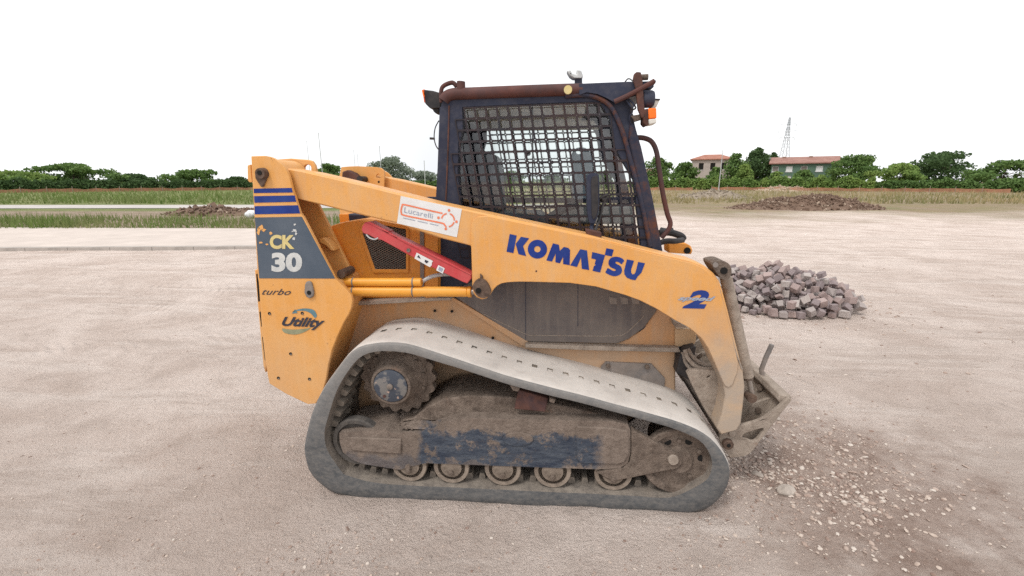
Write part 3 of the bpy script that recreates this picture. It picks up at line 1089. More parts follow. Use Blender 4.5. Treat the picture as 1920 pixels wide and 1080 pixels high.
def lettering(name, body, quad, Y, mat, parent, off=0.0, shear=0.0, spacing=1.0):
    cu = bpy.data.curves.new('glyphs', 'FONT')
    cu.body = body
    cu.size = 1.0
    cu.offset = off
    cu.shear = shear
    cu.space_character = spacing
    cu.resolution_u = 4
    ob = bpy.data.objects.new('glyphs', cu)
    COL.objects.link(ob)
    bpy.context.view_layer.update()
    dg = bpy.context.evaluated_depsgraph_get()
    me = ob.evaluated_get(dg).to_mesh()
    vs = [v.co.copy() for v in me.vertices]
    fs = [tuple(p.vertices) for p in me.polygons]
    bpy.data.objects.remove(ob)
    x0, x1 = min(v.x for v in vs), max(v.x for v in vs)
    y0, y1 = min(v.y for v in vs), max(v.y for v in vs)
    tl, tr, br, bl = [Vector(q) for q in quad]
    mb = MB()
    for v in vs:
        u, t = (v.x - x0) / (x1 - x0), (v.y - y0) / (y1 - y0)
        p = (bl * (1 - u) + br * u) * (1 - t) + (tl * (1 - u) + tr * u) * t
        mb.v.append(at(p.x, p.y, Y))
    for f in fs:
        mb.face(f)
    return mb.build(name, mat, parent, recalc=False, smooth=0)


def ycyl(name, px, py, r, y0, y1, mat, parent, n=20, r1=None, bevel=0.0, plane=None):
    c = at(px, py, y0 if plane is None else plane)
    mb = MB()
    mb.lathe(c.x, c.z, [(y0, r), (y1, r1 or r)], n)
    return mb.build(name, mat, parent, bevel)


def tubepx(name, pts, r, mat, parent, n=10, sm=0):
    """tube through (px, py, Y) points"""
    P = [at(*p) for p in pts]
    if sm:
        P = cat(P, sm, False)
    return MB().tube(P, r, n).build(name, mat, parent)


def mirror_copy(o, parent=ROOT, name=None):
    """the same part on the loader's other side"""
    me = o.data.copy()
    for v in me.vertices:
        v.co.y = -v.co.y
    me.flip_normals()
    c = bpy.data.objects.new(name or o.name.split('.')[0], me)
    COL.objects.link(c)
    c.parent = parent
    for m in o.modifiers:
        if m.type == 'BEVEL':
            b = c.modifiers.new('bevel', 'BEVEL')
            b.width, b.segments, b.limit_method, b.angle_limit = m.width, m.segments, 'ANGLE', m.angle_limit
    return c


# ------------------------------------------------------------------ rubber tracks
YT, YTI = -0.805, -0.37
outer = [(712, 942), (662, 936), (627, 927.5), (600.7, 911), (580, 889), (572, 866), (569, 844), (572, 822), (580, 787), (590.5, 758.5), (604, 732),
         (623, 704), (651.6, 667), (674, 651), (702.6, 645), (733, 643), (763.6, 646), (804, 658), (878, 682.5), (956, 708), (1048, 732),
         (1100, 745), (1150, 759), (1225, 779), (1275, 794), (1312.5, 810), (1337.5, 828), (1357.5, 853), (1368.8, 877.5), (1369, 900), (1360, 925)]
inner = [(650, 891), (641.5, 885), (621, 857), (611, 836), (608, 812), (612, 793), (631, 733), (658, 688), (680, 666), (705, 659), (733, 658), (763.6, 661), (784, 667),
         (825, 680), (859, 690), (956, 721.6), (1034, 742), (1100, 758), (1150, 772), (1225, 792), (1275, 808), (1312.5, 826), (1330, 848), (1336, 870), (1329, 895), (1308, 911)]
O3 = [(p.x, p.z) for p in poly(outer, YT)] + [(0.815, 0.075), (0.765, 0.034), (0.70, 0.010), (0.62, 0.0), (0.45, 0.0), (0.0, 0.0), (-0.45, 0.0), (-0.75, 0.0)]
I3 = [(p.x, p.z) for p in poly(inner, YT)] + [(0.60, 0.112), (0.4, 0.112), (0.0, 0.112), (-0.45, 0.112), (-0.80, 0.113), (-0.95, 0.122)]


def resample(P, n):
    P = [Vector(p) for p in P]
    Ls = [0]
    for i in range(len(P)):
        Ls.append(Ls[-1] + (P[(i + 1) % len(P)] - P[i]).length)
    T = Ls[-1]
    out, k = [], 0
    for j in range(n):
        d = T * j / n
        while Ls[k + 1] < d:
            k += 1
        out.append(P[k].lerp(P[(k + 1) % len(P)], (d - Ls[k]) / (Ls[k + 1] - Ls[k])))
    return out, T


OD = cat(O3, 8)
ID = cat(I3, 8)
_, TL_ = resample(OD, 10)
NS = 2 * round(TL_ / 0.083)
OS, _ = resample(OD, NS)
IDD, _ = resample(ID, 1500)
IS = [min(IDD, key=lambda q: (q - o).length_squared) for o in OS]
# a smooth inner loop
IS = [(IS[i - 1] + IS[i] * 2 + IS[(i + 1) % NS]) / 4 for i in range(NS)]
prof = [(YT, 0.0), (YT - 0.004, 0.4), (YT, 0.82), (YT + 0.012, 1.0), (YT + 0.04, 1.10), (-0.72, 1.13), (-0.632, 1.14), (-0.583, 1.14), (-0.46, 1.13),
        (YTI - 0.03, 1.08), (YTI, 0.8), (YTI, 0.0)]
pm = [1, 1, 1, 0, 0, 0, 0, 0, 0, 0, 1, 2]


def make_track(mir=1):
    mb = MB()
    K = len(prof)
    for i in range(NS):
        jit = 0.0025 * noise.noise(Vector((i * 0.37, 1.7, 0)))
        for (y, t) in prof:
            p = IS[i] + (OS[i] - IS[i]) * t
            mb.v.append(Vector((p.x, mir * (y + jit), p.y)))
    for i in range(NS):
        j = (i + 1) % NS
        for k in range(K):
            l = (k + 1) % K
            mb.mi = pm[k]
            q = [i * K + k, i * K + l, j * K + l, j * K + k]
            if k == 6 and i % 2 == 0:
                # square pocket moulded into the tread
                c = [mb.v[a] for a in q]
                mid = sum(c, Vector()) / 4
                n2 = (OS[i] - IS[i]).normalized() * (0.008 + 0.008 * noise.noise(Vector((i * 1.3, 5, 0))))
                b = len(mb.v)
                rim = [mid + (a - mid) * (0.70 + 0.16 * noise.noise(Vector((i * 0.77, 2, 9)))) for a in c]
                mb.v += rim + [a - Vector((n2.x, 0, n2.y)) for a in rim]
                for e in range(4):
                    g = (e + 1) % 4
                    mb.face([q[e], q[g], b + g, b + e])
                    mb.mi = 3
                    mb.face([b + e, b + g, b + 4 + g, b + 4 + e])
                    mb.mi = pm[k]
                mb.mi = 0 if noise.noise(Vector((i * 0.9, 4, 2))) > -0.1 else 3
                mb.face([b + 4, b + 5, b + 6, b + 7])
            else:
                mb.face(q)
    return mb.build('track', [M['tread'], M['trackside'], M['trackin'], M['lug']], ROOT, smooth=40)


track = make_track()
track['label'] = 'near rubber track with pale dusty tread'
track2 = make_track(-1)
# drive lugs along the inside
lm = MB()
for (x0, x1, z0) in ((-0.021, 0.021, -0.004), (-0.012, 0.012, 0.036)):
    for (x, y) in ((x0, -0.075), (x1, -0.075), (x1, 0.075), (x0, 0.075)):
        lm.v.append(Vector((x, y, z0)))
for q in ((0, 3, 2, 1), (4, 5, 6, 7), (0, 1, 5, 4), (1, 2, 6, 5), (2, 3, 7, 6), (3, 0, 4, 7)):
    lm.face(q)
lug_me = lm.mesh('drive_lug', M['lug'], 20)
NL = round(TL_ * 0.83 / 0.064)
LI, _ = resample(IS, NL)
for i in range(NL):
    p, q = LI[i], LI[(i + 1) % NL]
    t = (q - p).normalized()
    nrm = Vector((t.y, -t.x)) if True else None
    o = bpy.data.objects.new('drive_lug', lug_me)
    COL.objects.link(o)
    o.parent = track
    cen = sum(IS, Vector((0, 0))) / NS
    if nrm.dot(cen - p) < 0:
        nrm = -nrm
    X, Z = Vector((t.x, 0, t.y)), Vector((nrm.x, 0, nrm.y))
    Yv = Z.cross(X)
    Mx = Matrix((X, Yv, Z)).transposed().to_4x4()
    Mx.translation = Vector((p.x, -0.655, p.y))
    o.matrix_local = Mx

# ------------------------------------------------------------------ running gear
frame_pts = [(636, 812), (637, 830), (643, 848), (660, 862), (682, 870.5), (750, 881), (764, 876), (798, 868.5), (1000, 876), (1120, 880), (1163, 878), (1177, 868),
             (1182, 850), (1182, 806), (1177, 796), (1150, 790), (1060, 788), (960, 786), (880, 784), (838, 790), (815, 803), (790, 810), (735, 812), (723, 805), (690, 807)]
track_frame = plate('track_frame', frame_pts, -0.785, -0.50, M['frame'], ROOT, 0.008, holes=[])
mirror_copy(track_frame)
# upper shoulder, set back and heaped with soil
sh = [(742, 806), (755, 788), (775, 784), (800, 764), (832, 748), (880, 742), (960, 745), (1060, 762), (1140, 781), (1180, 796), (1180, 840), (742, 840)]
plate('frame_shoulder', sh, -0.72, -0.45, M['dirtmetal'], track_frame, 0.012, holes=[[(748, 802.5), (756, 791), (782, 789.5), (773, 800)]])
plate('frame_slot', [(744, 805), (752, 788), (785, 787), (778, 803)], -0.69, -0.68, M['hole'], track_frame, 0)
rng = random.Random(4)
mud = MB()
NU, NV = 150, 22
for j in range(NV + 1):
    for i in range(NU + 1):
        u, v = i / NU, j / NV
        px = 752 + u * 428
        top = 778 - 36 * math.exp(-((px - 890) / 110) ** 2) + max(0, px - 930) * 0.075
        bot = 812 if px > 812 else 812 - (812 - px) * 0.05
        y0_, y1_ = -0.60, -0.772
        p = at(px, top, y0_).lerp(at(px, bot - 6, y1_), v)
        k = noise.fractal(Vector((p.x * 9, p.z * 9, 1.0)), 1.0, 2.0, 6)
        k2 = noise.noise(Vector((p.x * 60, p.z * 60, p.y * 60)))
        e_ = sin(pi * v) ** 0.5 * min(1, u * 12, (1 - u) * 12)
        p += Vector((0, -0.5, 0.8)) * (0.018 * k + 0.004 * k2 + 0.012) * e_
        mud.v.append(p)
for j in range(NV):
    for i in range(NU):
        k = j * (NU + 1) + i
        mud.f.append((k, k + 1, k + NU + 2, k + NU + 1))
        mud.m.append(0)
for k in range(420):
    b0 = mud.v[rng.randrange((NU + 1) * (NV + 1))]
    s_ = rng.uniform(0.0018, 0.0055)
    Mx = Matrix.Translation(b0) @ Quaternion((rng.random(), rng.random(), rng.random(), rng.random())).normalized().to_matrix().to_4x4()
    mud.box((-s_, -s_ * 0.8, -s_ * 0.7), (s_, s_ * 0.8, s_ * 0.7), Mx)
tag(mud.build('caked_soil', M['frame'], track_frame, smooth=50, recalc=False), kind='stuff')
plate('carrier_bracket', [(972, 731), (1028, 747), (1022, 773), (964, 767)], -0.76, -0.62, M['rust'], track_frame, 0.005)
plate('carrier_bracket', [(955, 722), (975, 727), (972, 735), (962, 733)], -0.79, -0.70, M['dirtmetal'], track_frame, 0.003)
plate('carrier_bracket', [(1030, 746), (1042, 750), (1039, 757), (1030, 754)], -0.79, -0.70, M['dirtmetal'], track_frame, 0.003)
plate('access_cover', ell(971, 824, 29, 13, 18), -0.791, -0.78, M['frame'], track_frame, 0.004)
plate('tension_box', [(1082, 800), (1150, 803), (1176, 808), (1180, 816), (1180, 852), (1173, 866), (1160, 870), (1086, 868), (1081, 860), (1080, 806)], -0.793, -0.78, M['frame'], track_frame, 0.006)
plate('tension_bar', [(650, 820), (752, 824), (752, 852), (660, 846)], -0.796, -0.78, M['frame'], track_frame, 0.006)
yoke = plate('idler_yoke', [(1184, 803), (1190, 808), (1264, 848), (1274, 850), (1280, 856), (1281, 866), (1276, 875), (1266, 880), (1160, 901), (1140, 899), (1118, 886), (1168, 878), (1181, 866), (1184, 850)],
             -0.788, -0.755, M['dirtmetal'], track_frame, 0.005)
ycyl('yoke_pin', 1263, 864, 0.024, -0.80, -0.78, M['dirtpale'], track_frame, 16, 0.028)
ycyl('yoke_pin', 764, 877, 0.014, -0.797, -0.78, M['dirtmetal'], track_frame, 12)

# drive sprocket with hub
hc = at(736, 719, -0.735)
sp = MB()
g = []
NT = 18
for k in range(NT * 6):
    a = 2 * pi * k / (NT * 6)
    ph = (k % 6) / 6
    r = 0.188 + 0.022 * (0.5 + 0.5 * cos(2 * pi * ph)) ** 0.7
    g.append(Vector((hc.x + r * cos(a), -0.66, hc.z + r * sin(a))))
sp.prism(g, (0, 0.045, 0))
sprocket = sp.build('sprocket', M['dirtmetal'], ROOT, 0.003)
mb = MB()
mb.lathe(hc.x, hc.z, [(-0.60, 0.165), (-0.664, 0.165), (-0.672, 0.150), (-0.690, 0.128), (-0.735, 0.112), (-0.760, 0.104), (-0.762, 0.092), (-0.756, 0.090)], 40)
mb.build('hub', M['dirtmetal'], sprocket)
N = Nodes('scuffed blue hub cap')
c = N.mix(N.ramp(N.noise(20, 6, 0.6), 0.50, 0.58), (0.045, 0.055, 0.075), (0.165, 0.155, 0.148))
c = N.mix(N.ramp(N.noise(34, 6, 0.6), 0.62, 0.66), c, (0.42, 0.30, 0.24))
M['hubcap'] = N.done(c, 0.5)
cap = MB().lathe(hc.x, hc.z, [(-0.75, 0.088), (-0.766, 0.088), (-0.769, 0.082)], 40).build('hub_cap', M['hubcap'], sprocket)
MB().lathe(hc.x, hc.z, [(-0.765, 0.016), (-0.776, 0.016), (-0.778, 0.012)], 14).build('hub_plug', M['bolt'], sprocket)
MB().lathe(hc.x - 0.035, hc.z - 0.055, [(-0.765, 0.009), (-0.774, 0.008)], 10).build('hub_plug', M['rust'], sprocket)
bm_ = MB()
bm_.lathe(0, 0, [(0, 0.011), (-0.012, 0.011), (-0.014, 0.008)], 6)
bolt_me = bm_.mesh('bolt', M['dirtmetal'], 30)


def bolt(x, y, z, parent, s=1.0, mat=None):
    o = bpy.data.objects.new('bolt', bolt_me)
    COL.objects.link(o)
    o.parent = parent
    o.location = (x, y, z)
    o.scale = (s, s, s)
    return o


for k in range(12):
    a = 2 * pi * k / 12 + 0.2
    bolt(hc.x + 0.152 * cos(a), -0.672, hc.z + 0.152 * sin(a), sprocket, 0.9)

# rollers
rp = MB()
rp.lathe(0, 0, [(-0.770, 0.0955), (-0.775, 0.092), (-0.770, 0.074), (-0.758, 0.066), (-0.755, 0.058), (-0.776, 0.055), (-0.780, 0.040)], 28)
roll_me = rp.mesh('roller', dirt('dusty roller steel', (0.20, 0.16, 0.128), (0.32, 0.26, 0.21), (0.10, 0.076, 0.06), (0.38, 0.315, 0.26), 0.5), 30)
rb = MB()
rb.lathe(0, 0, [(-0.740, 0.0955), (-0.770, 0.0955)], 28)
rb.lathe(0, 0, [(-0.56, 0.06), (-0.74, 0.06)], 16)
rb.lathe(0, 0, [(-0.56, 0.09), (-0.52, 0.09)], 28)
flange_me = rb.mesh('roller_flange', M['dirtmetal'], 30)
for px, py in ((767, 870), (846, 872), (942.5, 876.5), (1036, 881), (1150, 886)):
    c0 = at(px, py, -0.77)
    o = bpy.data.objects.new('roller', roll_me)
    COL.objects.link(o)
    o.parent = ROOT
    o.location = (c0.x, 0, 0.112 + 0.096)
    f = bpy.data.objects.new('roller_flange', flange_me)
    COL.objects.link(f)
    f.parent = o
    b = bolt(0, -0.779, -0.02, o, 1.3)
# idlers
ic = at(1267, 853, -0.71)
mb = MB()
mb.lathe(ic.x, 0.112 + 0.182, [(-0.50, 0.10), (-0.735, 0.10), (-0.736, 0.182), (-0.770, 0.182), (-0.777, 0.176), (-0.772, 0.150), (-0.756, 0.142), (-0.752, 0.075), (-0.765, 0.068), (-0.778, 0.060)], 48)
idler = mb.build('idler', M['dirtmetal'], ROOT)
for a in (0.5, 1.6, 2.6, 3.9, 5.3):
    bolt(ic.x + 0.108 * cos(a), -0.753, 0.294 + 0.108 * sin(a), idler, 1.1)
for a in (1.15, 2.1, 0.1):
    MB().lathe(ic.x + 0.112 * cos(a), 0.294 + 0.112 * sin(a), [(-0.7535, 0.020), (-0.7545, 0.018)], 12).build('lightening_hole', M['hole'], idler)
rc = at(678, 818, -0.70)
mb = MB()
mb.lathe(rc.x, rc.z, [(-0.715, 0.138), (-0.752, 0.138), (-0.760, 0.132), (-0.758, 0.112), (-0.735, 0.104), (-0.730, 0.04)], 44)
mb.build('idler', dirt('dark dusty wheel', (0.085, 0.078, 0.074), (0.17, 0.15, 0.13), (0.045, 0.042, 0.042), (0.27, 0.23, 0.19), 0.5), ROOT)
mirror_copy(idler)

# ------------------------------------------------------------------ chassis
hull_pts = [(598, 600), (662, 566), (825, 560), (1240, 560), (1267, 585), (1267, 735), (1180, 790), (900, 800), (740, 800), (640, 760), (600, 740)]
chassis = plate('chassis', hull_pts, -0.40, 0.40, M['yellow_hull'], ROOT, 0.01)
plate('top_ledge', [(640, 566), (845, 558), (845, 563), (830, 563.5), (662, 573.5), (640, 575)], -0.47, -0.38, M['dirtpale'], chassis, 0.003)
plate('side_rail', [(985, 645), (1100, 649), (1273, 653), (1277, 660), (1273, 661), (1100, 657), (985, 652)], -0.445, -0.395, M['dirtpale'], chassis, 0.003)
plate('flange_strip', [(838, 557), (846, 556), (990, 641), (985, 650), (978, 648)], -0.415, -0.395, M['yellow_hull'], chassis, 0.003)
bp = plate('bolt_plate', [(1127, 688), (1136, 679), (1206, 682), (1222, 683), (1247, 710), (1245, 730), (1127, 712)], -0.415, -0.398, M['greyplate'], chassis, 0.004)
for px, py in ((1140, 685), (1213, 687)):
    p = at(px, py, -0.416)
    bolt(p.x, p.y, p.z, bp, 1.2)
for px, py in ((924, 634), (815, 583), (847, 584)):
    ycyl('bolt_hole', px, py, 0.008, -0.4165, -0.41, M['hole'], chassis, 10)
mb = MB()
mb.prism(poly([(1266, 617), (1296, 616), (1303, 620), (1306, 628), (1305, 641), (1300, 649), (1292, 651), (1266, 650)], -0.42), (0, 0.84, 0))
mb.build('hydraulic_tank', paint('tan tank paint', (0.50, 0.33, 0.18), (0.54, 0.36, 0.2), dust=(0.42, 0.33, 0.25), lo=0.3, hi=1.2, amt=0.9), chassis, 0.008)
plate('arm_stop', [(1262, 602), (1275, 606), (1290, 615), (1266, 614)], -0.46, -0.40, M['dirtpale'], chassis, 0.003)
plate('front_cross_plate', [(1267, 655), (1290, 655), (1305, 690), (1290, 705), (1270, 690)], -0.20, 0.36, M['black'], chassis, 0.01)
plate('belly_plate', [(620, 735), (700, 790), (1180, 795), (1262, 735), (1262, 700), (620, 700)], -0.34, 0.34, M['black'], chassis, 0.01)  # shade under the hull is put into its black colour
# rear body between the towers
rear = plate('rear_body', [(482, 509), (486, 505), (560, 500), (640, 525), (655, 560), (612, 700), (596, 735), (540, 725), (506, 712), (497, 685), (490, 620)], -0.63, 0.63, M['yellow'], ROOT, 0.012)
for q in ([(480.2, 514), (484, 514), (487, 565), (484, 566)], [(486.2, 585), (489, 585), (492.5, 615), (489.8, 612)], [(491.4, 632), (494, 632), (499, 678), (496.4, 675)]):
    plate('vent_slot', q, -0.622, -0.40, M['hole'], rear, 0)
plate('rear_door', [(477, 506), (483, 505), (500, 690), (497, 700), (493, 685)], -0.60, 0.60, M['yellow'], rear, 0.006)

# engine hood
hood = plate('engine_hood', [(612, 433), (618, 424), (640, 417), (684, 410), (720, 415), (824, 440), (824, 560), (668, 560), (650, 520)], -0.43, 0.43, M['yellow_deep'], ROOT, 0.025, seg=4)
gp = [(707, 420), (761, 430), (761, 505), (703, 505), (679.5, 438), (684, 425)]
plate('grille_recess', gp, -0.4315, -0.42, M['hole'], hood, 0)
gr = MB()
gpl = [(p.x, p.z) for p in poly(gp, -0.436)]


def clip_line(px0, pz0, dx, dz, P):
    ts = []
    for i in range(len(P)):
        x1, z1 = P[i]
        x2, z2 = P[(i + 1) % len(P)]
        ex, ez = x2 - x1, z2 - z1
        den = dx * ez - dz * ex
        if abs(den) < 1e-9:
            continue
        t = ((x1 - px0) * ez - (z1 - pz0) * ex) / den
        u = ((x1 - px0) * dz - (z1 - pz0) * dx) / den
        if 0 <= u <= 1:
            ts.append(t)
    return (min(ts), max(ts)) if len(ts) >= 2 else None


gx0, gx1 = min(p[0] for p in gpl), max(p[0] for p in gpl)
gz0, gz1 = min(p[1] for p in gpl), max(p[1] for p in gpl)
for sgn in (1, -1):
    dx, dz = cos(radians(28)), sgn * sin(radians(28))
    for k in range(-30, 60):
        bx, bz = gx0, gz0 + k * 0.0125
        r = clip_line(bx, bz, dx, dz, gpl)
        if r and r[1] - r[0] > 0.01:
            a = Vector((bx + dx * r[0], -0.436 - (0.001 if sgn > 0 else 0), bz + dz * r[0]))
            b = Vector((bx + dx * r[1], a.y, bz + dz * r[1]))
            gr.tube([a, b], 0.0018, 4, False)
tag(gr.build('grille', plain('grille wire', (0.155, 0.135, 0.12), 0.7, 0.2, 0.3, 8, 0, (0.30, 0.24, 0.19), 0.6), hood), kind='stuff')
fo = [(703, 412), (766, 424), (766, 512), (699, 512), (673, 438), (679, 420)]
plate('grille_frame', fo, -0.442, -0.43, M['yellow_deep'], hood, 0.003, holes=[gp])
plate('panel_gap', [(787, 428), (795, 430), (795, 560), (788, 560)], -0.436, -0.42, M['greyplate'], hood, 0.002)
plate('hood_post', [(797, 430), (821, 437), (821, 560), (797, 560)], -0.45, -0.42, M['yellow_deep'], hood, 0.004)
mb = MB()
a = at(650, 410, -0.25)
mb.box((a.x - 0.03, -0.28, a.z - 0.03), (a.x + 0.03, -0.2, a.z + 0.03))
mb.build('hood_catch', M['yellow_deep'], hood, 0.004)
a = at(672, 409, -0.25)
mb = MB().box((a.x - 0.05, -0.28, a.z - 0.03), (a.x + 0.05, -0.1, a.z + 0.028))
mb.build('exhaust_cover', M['navy'], hood, 0.01)

# ------------------------------------------------------------------ towers
tw = [(470.6, 292.8), (495, 292), (504, 293.5), (512, 296.5), (520, 301), (527, 307), (533, 313.5), (538, 322), (542, 332), (547, 353), (562.6, 399.6), (567.8, 406), (600, 468),
      (627.8, 522), (650, 544), (658, 553.3), (660.5, 563), (659, 576), (655, 587), (644.6, 604), (632.6, 630), (623, 654), (615.7, 683), (611.5, 710), (604, 738), (592, 756.7), (577, 758),
      (536.3, 738.7), (505, 719.4), (501.4, 702.6), (491.8, 618), (485.7, 534), (483, 520)]
YP = -0.70
tower = plate('tower', tw, YP, YP + 0.022, M['yellow'], ROOT, 0.004)
tower['label'] = 'near tower plate with blue stripes and slate badge'
tin = [(505, 300), (545, 297), (577, 299.4), (585, 302), (590, 309), (592.5, 318), (592, 345), (597, 384), (640, 470), (664, 518), (668, 545), (655, 600), (560, 600), (500, 520), (488, 330)]
archh = [(569.5, 320), (569.5, 313), (573, 309), (577, 308), (581, 310), (583, 314), (583, 320.5)]
inner_plate = plate('inner_plate', tin, -0.50, -0.478, M['yellow'], tower, 0.004, holes=[archh])
# web plates joining the two
rear_edge = [(471.5, 296), (474, 296), (487, 520), (500, 640), (497, 640), (484.5, 520)]
mb = MB()
mb.prism(poly(rear_edge, YP + 0.021), (0, 0.18, 0))
mb.build('web_plate', M['yellow'], tower)
mb = MB()
arc = [(500, 298), (514, 299), (524, 303), (532, 310), (538, 320), (535, 322), (528, 312), (520, 306), (512, 302), (500, 301)]
mb.prism(poly(arc, YP + 0.023), (0, 0.17, 0))
mb.build('web_plate', M['yellow'], tower)
plate('catch_lug', [(597, 447), (606, 446), (617, 455), (627, 470), (622, 471), (611, 461), (600, 455)], -0.56, -0.50, M['yellow'], tower, 0.004)
plate('rear_tab', [(463.5, 310), (469, 308), (473, 341), (467, 342), (464, 338)], -0.62, -0.52, M['yellow'], tower, 0.004)
plate('tower_pin', [(477, 322), (481, 316.5), (488, 315), (495, 317.5), (499.5, 324), (500.5, 332), (497, 340), (493, 350), (489, 351), (483, 342), (478, 334)], YP - 0.012, YP, M['pin'], tower, 0.006)
ycyl('tower_pin', 487, 325, 0.024, YP - 0.03, YP, M['pin'], tower, 20, 0.027)
ycyl('tower_pin', 486, 324, 0.011, YP - 0.034, YP, M['hole'], tower, 14)
plate('pivot_boss', [(571, 534), (573, 529), (578, 527), (583, 529), (585.5, 537), (588, 549), (587, 556), (581, 560), (574, 557), (570, 549)], YP - 0.012, YP, M['greyplate'], tower, 0.005)
ycyl('pivot_boss', 579, 549, 0.011, YP - 0.0145, YP, M['hole'], tower, 12)
for px, py in ((505, 588), (566.5, 587.5), (544.7, 663.6), (521.8, 709), (580, 711)):
    ycyl('bolt_hole', px, py, 0.0085, YP - 0.002, YP + 0.001, M['hole'], tower, 12)
    ycyl('bolt_hole', px + 0.6, py + 1, 0.0045, YP - 0.0045, YP - 0.001, M['bolt'], tower, 8)
ycyl('cylinder_pin', 639, 514, 0.022, -0.62, -0.50, M['pin'], tower, 16)
D1 = YP - 0.0018
for q in ([(475.5, 353.8), (547, 352.4), (549, 360.8), (476, 362)], [(476, 367.8), (552.8, 366.4), (555.5, 378.3), (477, 380.2)], [(477, 386.6), (558.8, 384.8), (562.8, 400.2), (477.5, 401.8)]):
    decal('stripe', q, D1, M['blue'], tower)
N = Nodes('scratched slate badge')
c = N.mix(N.ramp(N.noise(6, 8, 0.65), 0.3, 0.7), (0.050, 0.073, 0.105), (0.085, 0.108, 0.14))
c = N.mix(N.ramp(N.noise(40, 8, 0.8), 0.63, 0.70, 0, 0.5), c, (0.03, 0.035, 0.05))
c = N.mix(N.ramp(N.noise(55, 6, 0.8, vec=N.stretch(1, 1, 0.6)), 0.72, 0.76, 0, 0.6), c, (0.35, 0.36, 0.37))
M['badge'] = N.done(c, 0.5)
decal('badge', [(477.6, 407.8), (566, 406.4), (628.3, 522.3), (486, 521.8)], D1, M['badge'], tower)
D2 = YP - 0.0030
lettering('badge_letters', 'CK', [(505.5, 440), (553, 440.5), (552, 467), (506, 467)], D2, M['cream'], tower, 0.045)
lettering('badge_letters', '30', [(509, 473.5), (566.5, 473.5), (566.5, 510), (509, 510)], D2, M['offwhite'], tower, 0.05)
rng = random.Random(8)


def blob(cx, cy, rx, ry, n=11, j=0.45):
    return [(cx + rx * cos(2 * pi * k / n) * rng.uniform(1 - j, 1 + j), cy + ry * sin(2 * pi * k / n) * rng.uniform(1 - j, 1 + j)) for k in range(n)]


for b in ((489, 427, 6, 5), (485, 434, 3, 6), (508, 437, 3.5, 2.5), (489, 455, 4, 2), (495, 431, 3.5, 3), (500, 458, 2.5, 1.5)):
    decal('worn_patch', blob(*b), D2, M['yellow'], tower)
for b in ((552.5, 421, 2.5, 2), (553, 432, 3.5, 2.5), (555, 438, 2, 2.5), (551, 447.5, 2.4, 2.4), (548, 434, 1.4, 1)):
    decal('worn_patch', blob(*b), D2 - 0.0005, M['offwhite'], tower)
lettering('script_letters', 'turbo', [(492, 541), (546, 542), (545, 553.5), (491, 552.5)], D1, M['darkprint'], tower, 0.006, 0.45, 1.05)
lettering('script_letters', 'Utility', [(529, 594), (610, 596), (607, 620), (528, 616)], D2, M['darkprint'], tower, 0.035, 0.35)
decal('swoosh', cat([(548, 585), (556, 581), (568, 578.5), (581, 579), (590, 583), (594, 592), (590, 596), (583, 588), (572, 583), (558, 583)], 3), D1, M['teal'], tower)
decal('swoosh', [(547, 588), (553, 580), (558, 587)], D1, M['teal'], tower)
decal('swoosh', cat([(529, 616), (536, 617), (552, 618), (575, 616), (583, 614), (572, 622), (556, 627), (540, 626), (531, 622)], 3), D1, M['olive'], tower)

# the far tower
far_t = [(640, 313.3), (655, 312), (670, 311.5), (704.7, 313.3), (714, 315), (719.5, 320), (721, 327), (720, 350), (724, 400), (760, 480), (760, 520), (650, 520), (632, 350)]
fh = [(705.5, 333), (705.5, 328.5), (708, 326), (711, 326), (713.5, 328.5), (713.5, 333.5)]
ft = plate('tower', far_t, 0.478, 0.50, M['yellow'], ROOT, 0.004, holes=[fh])
ft['label'] = 'far tower behind the near loader arm'
o = mirror_copy(tower, ft, 'outer_plate')
o.location.z = -0.03
plate('pin_cover', [(641, 322), (650, 319), (662, 324), (672, 333), (677, 341), (665, 341), (640, 334)], 0.40, 0.478, M['rust'], ft, 0.01)
ycyl('tower_pin', 674, 336, 0.022, 0.38, 0.478, M['black'], ft, 14)
ycyl('bolt_hole', 710, 341, 0.008, 0.476, 0.48, M['hole'], ft, 10)

# ------------------------------------------------------------------ loader arms
YA = -0.66
arm_o = [(484, 322), (490, 314), (500, 311), (536, 315), (582, 323), (675, 344.5), (820, 381), (960, 411), (1098, 440), (1260, 481), (1300, 490), (1322, 499), (1338, 512), (1349, 527), (1355, 545), (1366, 586),
         (1376, 627), (1389, 679), (1393, 692), (1397, 726), (1395, 750), (1390, 794), (1384, 806), (1351, 815), (1344, 803), (1354, 777), (1360, 741), (1356, 718), (1342, 686), (1327, 653), (1315, 635), (1304, 625),
         (1291, 614), (1265, 600), (1231, 578.5), (1200, 563), (1173, 553), (1145, 544), (1118, 537), (1092, 532.5), (1068, 530), (1030, 528.3), (996, 528), (970, 527.8), (951, 529), (940, 531), (932, 535), (925, 542),
         (919, 552), (912, 560), (903, 562), (893, 558), (887, 550), (885, 533), (883, 461), (819, 445), (744, 419), (684, 405), (596, 383), (559, 373.5), (500, 350)]
arm = plate('loader_arm', arm_o, YA, -0.515, M['yellow_arm'], ROOT, 0.009)
arm['label'] = 'near loader arm with blue lettering'
